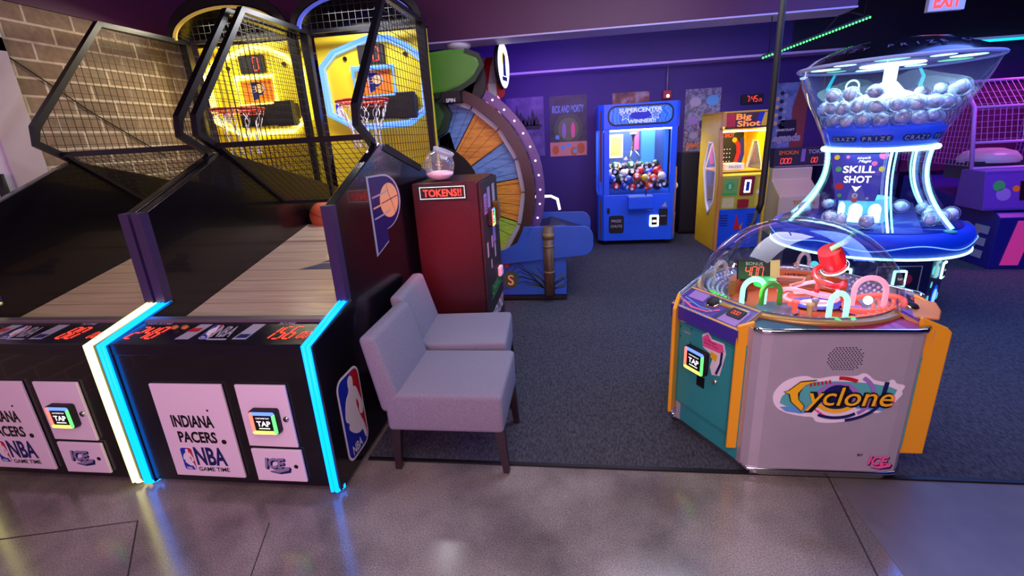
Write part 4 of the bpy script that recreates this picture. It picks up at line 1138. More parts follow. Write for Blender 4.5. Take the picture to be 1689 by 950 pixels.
b = B(); b.rect(.03, .13, 1.44, 1.585, REDP, M); b.rect(.42, .52, 1.44, 1.585, mat('marquee_yellow', '#e8b82a', .4), M); b.flat([(.36, 1.44), (.41, 1.44), (.45, 1.585), (.39, 1.585)], BLUEP, M, .001); LOR = emit('backlit_orange', (1, .30, .05, 1), .8); b.text('Big', LOR, M, .062, .22, 1.55, .003, width=.17, bold=.03); b.text('Shot', LOR, M, .062, .28, 1.475, .003, width=.26, bold=.03); b.done('marquee_print', mq)
b = B(); b.box(.03, .525, .05, .25, 1.385, 1.40, emit('warm_tube', (1, .86, .25, 1), 16)); b.box(0, .555, .0, .72, 1.59, 1.61, YB); b.done('marquee_lamp', bs)
b = B(); b.box(.03, .3, .2, .5, .42, .55, WHITE); b.done('ball_bucket', bs, bevel=.01)

# ---------------------------------------------------------------- token pusher cabinets by the back wall
CRM = mat('cream_cabinet', '#d6caa8', .4, noise=.06, nscale=4)
st = thing('cream_arcade_cabinet', 'cream cabinet with red lit score board between yellow cabinet and clear bowl machine', 'arcade game', (2.62, 6.6, .007))
b = B(); b.prism([(0, 0), (0, .55), (.30, .72), (.30, .88), (.72, .88), (.72, 0)], .50, CRM, right(0, 0, 0)); b.done('body', st, bevel=.02)
b = B(); b.box(0, .72, .30, .52, .89, 1.13, mat('score_board_grey', '#3c3848', .35)); hb = b.done('score_board', st, bevel=.004)
M = front(0, .299, 0)
b = B(); b.seg('000', E_RED, M, .065, .08, .935, slant=.1, wd=.035); b.seg('00', E_RED, M, .06, .46, .935, slant=.1, wd=.03); b.seg('0', E_RED, M, .06, .62, .935, slant=.1, wd=.03)
b.text('SMOKIN', ORANGE, M, .05, .17, 1.075, width=.24, bold=.03); b.text('TOKEN', SILVER, M, .05, .53, 1.075, width=.24, bold=.03); b.rect(.33, .38, .95, 1.11, LILAC, M, .001); b.rect(.01, .71, .89, .90, SILVER, M); b.done('score_digits', hb)
Mt = frame((0, 0, .55), (1, 0, 0), (0, .30, .17))
b = B(); b.flat([(.22, .02), (.44, .02), (.42, .26), (.24, .3)], mat('paper_bag', '#c8b890', .7), front(0, -.002, 0)); b.text('TOKEN', ORANGE, front(0, -.004, 0), .05, .3, .46, width=.26, bold=.03); b.done('front_print', st)
pu = thing('purple_token_pusher', 'violet cabinet with green dollar medallion, seen through the curved neon ribs', 'arcade game', (3.36, 6.74, .007))
b = B(); b.prism([(0, 0), (0, .80), (.15, .92), (.6, .92), (.6, 0)], .72, mat('pusher_violet', '#5a50a0', .35), right(0, 0, 0)); b.done('body', pu, bevel=.01)
b = B(); M = front(0, -.001, 0); b.flat(rrect(.05, .35, .60, .76, .04), WHITE, M); b.disc(.2, .68, .07, GREENP, M, .002); b.text('1', WHITE, M, .06, .2, .68, .003, bold=.03); b.rect(.05, .3, .30, .5, NAVY, M); b.rect(.42, .68, .3, .76, mat('pusher_lilac', '#7f74c0', .4), M); b.stroke([(.0, .55), (.72, .55)], .01, BLKP, M); b.done('front_print', pu)
b = B(); b.box(0, .72, .25, .45, .93, 1.13, mat('pusher_board', '#2c2840', .35)); b.seg('40', E_RED, front(0, .249, 0), .06, .2, .97); b.text('TOKEN', LILAC, front(0, .249, 0), .04, .3, 1.08, width=.3); b.done('score_board', pu, bevel=.004)
# ---------------------------------------------------------------- crazy prize bowl machine
SKX, SKY = 2.35, 4.2
DBL = mat('deep_blue_cabinet', '#10228c', .3, coat=.3); DBN = mat('night_blue_cabinet', '#0e1650', .3, coat=.2)
E_BLUEGL = emit('blue_glow_panel', (.0, .08, .9, 1), .9)
E_AQUA = emit('aqua_tube', (.45, 1.0, 1.0, 1), 2.4); E_AQG = emit('aqua_green_tube', (.25, 1.0, .75, 1), 2.0)
sk = thing('bowl_prize_machine', 'blue neon ringed machine with giant clear bowl of capsules and dotted purple sign', 'arcade game', (SKX, SKY, .007))
b = B(); n = 8
oc = [(.56 * math.cos(math.radians(22.5 + 45 * i)), .56 * math.sin(math.radians(22.5 + 45 * i))) for i in range(8)]
b.prism(oc, .46, DBN, None, .03); b.prism([(x * .9, y * .9) for x, y in oc], .03, BLACKM, None, 0); bs_ = b.done('base', sk, bevel=.01)
dotc = [emit('dot_aqua', (.1, .75, .85, 1), .9), mat('dot_red', '#8a1f4a', .4), mat('dot_green', '#1c6a5a', .4)]
for i in range(8):
    a = math.radians(45 * i); r = .56 * math.cos(math.radians(22.5))
    M = frame((r * math.cos(a), r * math.sin(a), 0), (-math.sin(a), math.cos(a), 0), (0, 0, 1))
    if -1 < math.cos(a) < .99 and math.sin(a) < .8:
        b = B()
        if i % 2 == 0:
            b.stroke([(-.15, .05), (-.15, .42), (.15, .42), (.15, .05)], .008, SILVER, M, .001); b.rect(-.13, .13, .06, .40, mat('prize_door_dark', '#131a3c', .3), M, .001)
            b.disc(.06, .32, .04, dotc[1], M, .003); b.disc(-.08, .2, .035, dotc[2], M, .003); b.disc(.02, .16, .06, dotc[1], M, .003)
        else:
            b.disc(-.14, .37, .035, dotc[0], M); b.disc(-.11, .25, .025, dotc[0], M); b.disc(-.15, .14, .035, dotc[0], M); b.disc(.15, .10, .03, dotc[0], M)
            b.disc(.05, .12, .09, E_BLUEGL, M, .001); b.disc(.05, .12, .06, emit('prize_chute_light', (.3, .6, 1, 1), 1.2), M, .003)
        b.done('panel_print', bs_)
        if i in (5, 6, 7, 4):
            b = B(); Mr = M @ T(.0 if i % 2 == 0 else .08, .33, .012)
            b.prism(rrect(-.045, .045, -.065, .065, .012), .012, E_AQUA, Mr); b.prism(rrect(-.03, .03, -.05, .05, .006), .015, BLKP, Mr); b.text('TAP', E_SCREEN, Mr, .016, 0, 0, .0155, width=.035); b.done('card_reader', bs_)
b = B(); b.lathe([(.45, .49), (.62, .49), (.665, .52), (.68, .60), (.66, .66), (.60, .675), (0, .675)], emit('blue_lit_skirt', (.0, .03, .6, 1), .45, .6), 64); skr = b.done('skirt', sk)
b = B(); b.tube([((.668) * math.cos(a), (.668) * math.sin(a), .508) for a in [2 * PI * i / 64 for i in range(64)]], .009, E_AQUA, closed=True); b.done('neon_ring', sk)
b = B(); b.tube([((.684) * math.cos(a), (.684) * math.sin(a), .585 + .022 * math.sin(7 * a)) for a in [2 * PI * i / 140 for i in range(140)]], .0035, emit('wave_line', (.2, .5, 1, 1), 1.2), closed=True, n=6); b.done('wave_line', skr)
b = B(); b.lathe([(0, .676), (.60, .676), (.60, .680), (0, .680)], mat('deck_blue', '#1a2f8c', .25), 48); b.done('deck', sk)
for i in range(6):
    a = math.radians(-90 + 60 * i + 25); b = B(); b.lathe([(.035, 0), (.04, .008), (.03, .014), (0, .015)], mat('deck_button', '#3fa8a0', .3), 20, T(.61 * math.cos(a), .61 * math.sin(a), .672)); b.done('play_button', sk)
# central tower with glowing arches
b = B(); b.prism([(.17 * math.cos(math.radians(22.5 + 45 * i)), .17 * math.sin(math.radians(22.5 + 45 * i))) for i in range(8)], .19, emit('tower_aqua', (.1, .65, .8, 1), .8), None, .68); tw = b.done('tower', sk, (-.06, -.05, 0), bevel=.006)
b = B()
for i in range(8):
    a = math.radians(45 * i); r = .17 * math.cos(math.radians(22.5)); M = frame((r * math.cos(a), r * math.sin(a), 0), (-math.sin(a), math.cos(a), 0), (0, 0, 1))
    if i % 2 == 0 or i == 5: b.flat([(-.045, .69), (.045, .69)] + arc(0, .79, .045, 0, 180, 10), E_WHITE, M, .002)
b.done('glowing_arches', tw)
# ribs
for k, adeg in enumerate((-181, -105, -59, 15, 80, 130)):
    a = math.radians(adeg); b = B()
    path = []
    for i in range(15):
        t = i / 14; r = .36 + .22 * t ** 2.0 - .03 * math.sin(PI * t); path.append((r * math.cos(a), r * math.sin(a), 1.235 - .55 * t))
    b.tube(path, .0085, E_AQUA, n=8); rb = b.done('neon_rib', sk)
    b = B(); tx, ty = -math.sin(a) * .028, math.cos(a) * .028
    b.tube([(x + tx, y + ty, z) for x, y, z in path], .006, E_AQG, n=6); b.tube([(x - tx, y - ty, z) for x, y, z in path], .009, glass('rib_acrylic', opac=.25, ocol=(.5, .6, 1)), n=6); b.done('rib_edge', rb)
b = B()
pr = []
for i in range(15):
    t = i / 14; pr.append((.35 + .22 * t ** 2.0 - .03 * math.sin(PI * t), 1.235 - .55 * t))
b.lathe(pr, glass('window_curve', (.96, .97, 1), .03, edge=.35), 48); b.done('curved_window', sk)
b = B(); b.lathe([(.372, 1.228), (.380, 1.245), (.372, 1.260), (.355, 1.260), (.355, 1.228)], E_AQUA, 64); b.done('neon_ring', sk)
# sign
b = B(); a = math.radians(-118); M = frame((-.20, -.17, 0), (-math.sin(a), math.cos(a), 0), (0, 0, 1))
b.prism([(-.12, .86), (.13, .86), (.20, 1.225), (-.20, 1.225)], .006, emit('sign_indigo', (.03, .03, .35, 1), .5), M); sg = b.done('skill_sign', sk)
b = B(); Mz = M @ T(0, 0, .0065)
b.text('SKILL', E_SCREEN, Mz, .052, .0, 1.10, width=.20, bold=.02); b.text('SHOT', E_SCREEN, Mz, .052, .0, 1.025, width=.17, bold=.02); b.text('touch', E_SCREEN, Mz, .02, 0.02, 1.185, width=.08, shear=.3); b.text('Magic', E_SCREEN, Mz, .02, 0.03, 1.160, width=.08, shear=.3)
b.flat([(-.03, .975), (.0, .965), (.03, .975), (.0, .93)], E_SCREEN, Mz); b.disc(-.0, .90, .02, SILVER, Mz); b.text('4', BLKP, Mz, .025, 0, .90, .002)
for x, y, r, mm in ((-.15, 1.19, .018, YELP), (-.08, 1.19, .012, PINK), (.09, 1.14, .018, PINK), (-.13, 1.10, .02, GREENP), (.14, 1.2, .03, PINK), (.14, 1.10, .02, YELP), (-.11, .97, .028, REDP), (.07, .955, .032, BLUEP), (-.10, .90, .014, GREENP), (.0, .865, .02, REDP), (.08, .88, .01, SILVER)): b.disc(x, y, r, mm, Mz, .0002)
b.done('sign_print', sg)
# bowl
b = B(); b.lathe([(0, 1.262), (.345, 1.262), (.390, 1.39), (.34, 1.41), (0, 1.36)], emit('blue_bowl_base', (.0, .04, .7, 1), .6), 64); b.done('bowl_base', sk)
LDISC = mat('letter_disc', '#173a8a', .3)
for st_, word in ((-165, 'CRAZY PRIZE'), (-95, 'CRAZY PRIZE'), (-25, 'CRAZY PRIZE')):
    b = B()
    for i, chh in enumerate(word):
        a = math.radians(st_ + i * 5.4); r = .380
        M = frame((r * math.cos(a), r * math.sin(a), 1.325), (-math.sin(a), math.cos(a), 0), (.33 * math.cos(a), .33 * math.sin(a), .94))
        if chh != ' ':
            b.disc(0, 0, .026, LDISC, M, 0.0, 12); b.text(chh, SILVER, M, .03, 0, 0, .002, bold=.015)
    b.done('bowl_lettering', sk)
BOWL = glass('bowl_acrylic', (.97, .98, 1), .06, .03, edge=.7, opac=.05, ocol=(.5, .55, 1))
b = B(); b.lathe([(.355, 1.262), (.395, 1.36), (.45, 1.48), (.51, 1.60), (.56, 1.71), (.59, 1.80), (.60, 1.835)], BOWL, 64); bw = b.done('bowl', sk)
b = B(); b.tube([(.605 * math.cos(a), .605 * math.sin(a), 1.84) for a in [2 * PI * i / 64 for i in range(64)]], .012, glass('rim_acrylic', opac=.45, ocol=(.6, .65, .9)), closed=True); b.done('bowl_rim', bw)
b = B(); b.lathe([(.59, 1.845), (.52, 1.90), (.36, 1.97), (.18, 2.0), (0, 2.01)], mat('lid_black', '#0d0d14', .2, coat=.5), 56); ld = b.done('lid', sk)
b = B(); b.lathe([(.0, 1.848), (.57, 1.848), (.57, 1.842), (0, 1.842)], mat('lid_under', '#3a2f80', .3), 56); b.done('lid_underside', ld)
b = B()
for k in range(9):
    a = 2 * PI * k / 9; M = frame((.42 * math.cos(a), .42 * math.sin(a), 1.841), (1, 0, 0), (0, -1, 0))
    b.disc(0, 0, .10 if k % 2 == 0 else .07, E_AQUA if k % 3 else emit('soft_green', (.2, .8, .5, 1), .8), M, .001, 20)
b.lathe([(.0, 1.834), (.20, 1.834), (.20, 1.838), (0, 1.838)], E_WHITE, 32); b.done('downlights', ld)
for k in range(16):
    a = 2 * PI * k / 16
b = B()
for i, chh in enumerate('CRAZY PRIZE CRAZY PRIZE'):
    a = math.radians(-170 + i * 8); M = frame((.50 * math.cos(a), .50 * math.sin(a), 1.915), (-math.sin(a), math.cos(a), 0), (-.9 * math.cos(a), -.9 * math.sin(a), .42))
    b.text(chh, mat('lid_letter', '#5a4a5c', .4) if not b.mats else b.mats[0], M, .05, 0, 0, .004, bold=.015)
b.done('lid_lettering', ld)
b = B(); b.tube([(0, 0, 1.84), (0, 0, 1.69)], .042, emit('white_stem', (.7, .95, 1, 1), 1.6), n=20); b.lathe([(.0, 1.715), (.05, 1.715), (.10, 1.655), (.245, 1.60), (.245, 1.59), (0, 1.57)], emit('white_cone', (.75, .93, 1.0, 1), .85), 48); b.done('glowing_cone', sk)
area('lid_lamp', (SKX, SKY, 1.83), (SKX, SKY, 1.0), .9, 12, (.45, .72, 1.0))
area('deck_lamp', (SKX, SKY, 1.215), (SKX, SKY, .6), .6, 6, (.35, .8, 1.0))
# capsules
CAPS = ramp_mat('capsule_print_a', [(.35, '#8a9ac0'), (.5, '#d4dcee'), (.62, '#ffffff')], 16, 'noise', .12, detail=2, coat=1.0)
CAPS2 = ramp_mat('capsule_print_b', [(.35, '#a87a68'), (.46, '#b8c4dc'), (.62, '#f0f4ff')], 14, 'noise', .12, detail=2, coat=1.0)
SHELL = glass('capsule_shell', (.93, .95, 1.0), .10, .03, edge=.7)


def capsule(mm, r):
    b = B(); b.ball((0, 0, 0), r, SHELL, 20); b.tube([(r * math.cos(a), r * math.sin(a), 0) for a in [2 * PI * i / 24 for i in range(24)]], r * .05, SILVER, closed=True, n=4)
    o = b.done('prize_capsule')
    b = B(); b.ball((0, 0, -.004), r * .90, mm, 12, sq=(1, .95, .85)); b.done('prize', o); return o


protos = [capsule(CAPS, .056), capsule(CAPS2, .056)]; first = [True, True]


def put_caps(x, y, z, k, label, group):
    o = protos[k]
    if first[k]: first[k] = False
    else:
        ch_ = list(o.children); o = o.copy(); COL.objects.link(o)
        for c in ch_:
            d = c.copy(); COL.objects.link(d); d.parent = o
    o.location = (x, y, z); o.rotation_euler = (random.random() * 3, random.random() * 3, random.random() * 3)
    tag(o, label, 'capsule', group)


ORDN = ['leftmost'] + [x + ' from the left' for x in ('second', 'third', 'fourth', 'fifth', 'sixth', 'seventh', 'eighth', 'ninth', 'tenth', 'eleventh', 'twelfth', 'thirteenth')]
for li, (rad, z, n) in enumerate(((.325, 1.462, 18), (.22, 1.455, 12), (.385, 1.555, 21), (.27, 1.555, 14), (.43, 1.645, 18))):
    P_ = []
    for i in range(n):
        a = 2 * PI * i / n + li * .4
        if li == 4 and not ((math.cos(a) > .45 and math.sin(a) < .75) or (math.cos(a) < -.6 and math.sin(a) < 0)): continue
        P_.append((rad * math.cos(a), rad * math.sin(a), z + .008 * math.sin(i * 3 + li), (i + li) % 2))
    for half in (0, 1):
        Q = sorted([p for p in P_ if (p[1] > 0) == bool(half)])
        for j, p in enumerate(Q):
            put_caps(SKX + p[0], SKY + p[1], p[2], p[3], 'clear prize capsule, %s in %s half of bowl\'s %s layer' % (ORDN[j], ('front', 'back')[half], ('bottom', 'inner bottom', 'middle', 'inner middle', 'top')[li]), 'prize capsules in the giant bowl')
D_ = sorted([(rr * math.cos(math.radians(a)), rr * math.sin(math.radians(a))) for a, rr in ((-152, .42), (-138, .47), (-118, .47), (-60, .45), (-45, .47), (-30, .40), (-24, .52), (-8, .45), (10, .48), (28, .42), (60, .45), (100, .45), (140, .45))])
for i, (x, y) in enumerate(D_):
    put_caps(SKX + x, SKY + y, .748, i % 2, 'clear prize capsule lying on the blue lower deck, %s' % ORDN[i], 'prize capsules on the lower deck')

# ---------------------------------------------------------------- right basketball machine with pink cage
PKF = mat('pink_frame_paint', '#b07ac8', .4); NV = mat('navy_side', '#1a1c78', .35)
rb_ = thing('basketball_arcade_machine', 'navy basketball game with pink cage frame and magenta door at right edge', 'arcade game', (4.45, 4.95, .007), -.05)
b = B(); b.prism([(0, 0), (0, .50), (.10, .56), (.30, .56), (1.6, .75), (1.6, 0)], .90, NV, right(-.50, 0, 0)); b.done('cabinet_body', rb_, bevel=.006)
b = B(); b.prism([(.06, .56), (.14, .92), (.45, .92), (.45, .56)], 1.12, mat('violet_console', '#5a3a9a', .35), right(-.62, 0, 0)); cs = b.done('score_console', rb_, bevel=.005)
Mq = frame((0, .059, .56), (1, 0, 0), (0, .08, .36))
b = B(); b.rect(-.62, .5, .02, .34, mat('console_purple_print', '#6a3aa8', .35), Mq); b.rect(-.33, -.10, .09, .27, mat('display_dark', '#2a0c1c', .2), Mq, .0015); b.seg('0', E_RED, Mq, .14, -.19, .11, .003, slant=0, wd=.05)
b.disc(-.50, .23, .05, GREENP, Mq, .0015); b.disc(-.46, .15, .06, LILAC, Mq, .0015); b.disc(-.36, .2, .03, ORANGE, Mq, .0015)
b.flat([(.02, .28), (.14, .28), (.08, .2), (.08, .17), (.14, .1), (.02, .1), (.08, .17), (.07, .2)], BLKP, Mq, .0015); b.flat([(.03, .10), (.13, .10), (.08, .15)], E_RED, Mq, .003); b.rect(-.28, -.15, .03, .06, GOLD, Mq, .0015); b.done('console_print', cs)
b = B(); M = front(0, -.001, 0)
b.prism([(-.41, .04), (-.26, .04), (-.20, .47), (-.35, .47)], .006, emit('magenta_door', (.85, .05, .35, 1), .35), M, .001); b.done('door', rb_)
b = B(); b.text('TALL', GOLD, M, .10, .02, .34, .002, width=.24, bold=.02); b.disc(.02, .18, .10, LILAC, M, .002, 20, ry=.09); b.disc(.02, .18, .06, REDP, M, .004, 20); b.text('HOOP', REDP, M, .06, .04, .09, .006, width=.2, bold=.04); b.done('front_print', rb_)
b = B(); maker = left(-.502, 0, 0); b.text('ICE', mat('pale_letter', '#8a92b0', .4), maker, .30, -.38, .25, .002, width=.60, bold=.05, shear=.1); b.done('side_emblem', rb_)
for s in (-1, 1):
    b = B(); x = s * .60; b.tube([(x, .35, .92), (x, .50, 1.50), (x, .75, 1.75), (x, 1.6, 1.75), (x, 1.6, .8)], .018, PKF, n=6); f = b.done('cage_frame', rb_)
    b = B()
    for k in range(22):
        y = .42 + .055 * k; b.tube([(x, y, .95), (x, y, min(1.74, 1.0 + (y - .35) * 3.4 if y < .5 else 1.5 + (y - .5) * 1.0))], .0025, PKF, n=4, caps=False)
    for k in range(15): b.tube([(x, .37 + .016 * k, .95 + .055 * k), (x, 1.6, .95 + .055 * k)], .0025, PKF, n=4, caps=False)
    b.done('wire_mesh', f)
b = B()
for (y, z) in ((.35, .93), (.42, 1.17), (.50, 1.50), (.75, 1.75)): b.tube([(-.6, y, z), (.6, y, z)], .015, PKF, n=6)
f = b.done('cross_bars', rb_)
b = B()
for k in range(24): x = -.58 + .05 * k; b.tube([(x, .42, 1.17), (x, .50, 1.50), (x, .75, 1.75)], .0025, PKF, n=4, caps=False)
for k in range(9): z = 1.20 + .055 * k; y = .42 + (z - 1.17) * .25 if z < 1.5 else .5 + (z - 1.5); b.tube([(-.6, y, z), (.6, y, z)], .0025, PKF, n=4, caps=False)
b.done('front_mesh', f)
b = B(); b.box(-.58, .58, 1.55, 1.6, .8, 1.74, mat('plum_backboard', '#3c1440', .4)); b.done('backboard', rb_)
b = B(); b.box(-.5, -.02, .48, .9, .80, .98, mat('display_case', '#2c2c3c', .3)); b.lathe([(.25, 0), (.25, .04), (.2, .1), (.1, .13), (0, .135)], glass('silver_dome', opac=.5, ocol=(.7, .65, .7)), 32, T(-.26, .68, .965)); b.done('domed_cover', rb_)
for k, hh in enumerate(('#d8402a', '#c8d82a', '#1c3ac8', '#3a9ad8')):
    b = B(); b.prism(rrect(.04, .13, .48, .57, .01), .06, mat('stack_colour_%s' % 'abcd'[k], hh, .3), None, .96 + .06 * k); tag(b.done('plastic_cup', None), ('red', 'yellow', 'dark blue', 'light blue')[k] + ' plastic cup in the coloured stack on the right basketball game', 'cup', 'stacked coloured cups'); bpy.data.objects[-1] if False else None
for o in [o for o in COL.objects if o.name.startswith('plastic_cup')]: o.location = (4.42, 4.95, 0.0)

# machine seen behind the bowl with a blue glitter framed screen
bh = thing('wall_screen', 'dark wall screen with glittering cyan frame, seen through the giant bowl', 'screen', (3.92, 7.39, 1.76))
b = B(); b.prism(rrect(-.62, .66, -.32, .36, .08), .07, mat('video_bezel', '#0e1634', .3), front(0, .008, 0)); sv = b.done('bezel', bh, bevel=.01)
b = B(); M = front(0, -.0625, 0); b.flat([(-.46, -.26), (.50, -.26), (.58, .30), (-.56, .30)], mat('video_screen', '#16204c', .15), M)
b.stroke([(-.48, -.27), (-.56, .10), (-.48, .29), (.50, .31), (.58, .18), (.50, -.27)], .05, emit('cyan_glitter', (0, .65, .8, 1), .9), M, .002); b.done('screen', sv)
b = B(); b.stroke(arc(-.26, .10, .08, 0, 360, 16), .022, E_AQUA, M, .003); b.done('neon_loop', sv)
b = B(); b.stroke(arc(-.22, -.09, .12, 20, 300, 16), .022, E_AQUA, M, .003); b.done('neon_loop', sv)

# ---------------------------------------------------------------- hanging things
ex = thing('exit_sign', 'white EXIT sign with red letters hanging from ceiling at top right', 'sign', (3.13, 5.0, 2.25))
b = B(); b.box(-.14, .14, -.025, .025, .05, .23, WHITE); b.box(-.02, .02, -.01, .01, .23, .61, BLACKM); h_ = b.done('housing', ex, bevel=.005)
b = B(); b.text('EXIT', E_RED, front(0, -.026, 0), .11, 0, .135, width=.21, bold=.04); b.done('letters', h_)
for s in (-1, 1):
    b = B(); b.lathe([(0, 0), (.03, .0), (.045, .05), (.04, .06), (0, .055)], SILVER, 20, T(s * .18, 0, .20) @ RX(1.2)); b.done('emergency_lamp', ex)

lb = thing('led_bar', 'slanting bar of bright green LEDs hanging near the ceiling', 'light bar', (1.70, 5.0, 2.04))
b = B(); b.tube([(0, 0, .012), (.82, -.05, .262)], .018, BLACKM, n=4); hb = b.done('bar_housing', lb)
b = B()
for i in range(34):
    t = i / 33; b.ball((.0 + .82 * t, -.018 - .05 * t, .0 + .25 * t), .0085, emit('green_led', (.05, 1.0, .12, 1), 5) if i == 0 else b.mats[0], 8)
b.done('green_leds', hb)
b = B(); b.tube([(.05, 0, .03), (.05, 0, .96)], .004, BLACKM, n=6); b.tube([(.78, -.05, .26), (.80, -.05, .95)], .004, BLACKM, n=6); b.tube([(.5, .02, .17), (.62, .05, .30), (.70, .03, .32), (.8, 0, .28), (.84, 0, .2)], .006, BLACKM); b.done('hanger', lb)

hc = thing('hanging_power_cable', 'black sleeved cable dropping from ceiling to the back of the silver dome game', 'cable', (1.17, 3.2, 3.0))
b = B(); b.tube([(0, 0, 0), (0, 0, -1.42), (-.005, -.0, -2.0), (-.02, -.0, -2.06)], .019, BLACKM, n=10); b.done('sleeve', hc)
b = B(); b.tube([(-.02, 0, -2.04), (-.05, -.03, -2.12), (-.14, -.10, -2.2), (-.24, -.22, -2.30), (-.30, -.28, -2.45), (-.30, -.30, -2.55)], .014, BLACKM, n=8, r1=.008); b.done('cord_tail', hc)

lt = B(); lt.tube([(4.60, 6.98, 2.26), (6.2, 6.98, 2.26)], .014, emit('cyan_strip', (0, .7, .8, 1), 2)); tag(lt.done('strip_light'), 'cyan light strip under the soffit at the top right', 'light')
wr = B(); wr.tube([(-3.29, 2.3, 2.36), (-3.29, 2.75, 2.05), (-3.29, 3.1, 1.80), (-3.29, 3.4, 1.62), (-3.29, 3.6, 1.50)], .004, BLACKM, n=6); tag(wr.done('wall_cable'), 'thin dark cable slanting down the brick wall', 'cable')
# ---------------------------------------------------------------- dome game
CX, CY = 1.035, 2.323
BRUSH = mat('brushed_silver', '#c6c4ca', .38, metal=.45, noise=.06, nscale=12)
TEAL = mat('teal_paint', '#35a09a', .35, noise=.06, nscale=6)
YEL = mat('golden_yellow_paint', '#f2ae22', .35)
PUR = mat('console_purple', '#4a3aa0', .3)
cy = thing('dome_light_game', 'silver, teal and yellow hexagonal game with clear dome over lit playfield', 'arcade game', (CX, CY, .007))
HX = [(.75, 1.87), (1.32, 1.87), (1.57, 2.303), (1.285, 2.797), (.785, 2.797), (.50, 2.303)]
HX = [(x - CX, y - CY) for x, y in HX]


def round_poly(P, r, n=4):
    out = []
    for i in range(len(P)):
        a, c, d = Vector(P[i - 1]), Vector(P[i]), Vector(P[(i + 1) % len(P)])
        p0 = c + (a - c).normalized() * r; p1 = c + (d - c).normalized() * r
        for k in range(n + 1):
            t = k / n; q = p0 * (1 - t) ** 2 + c * 2 * t * (1 - t) + p1 * t * t; out.append((q.x, q.y))
    return out


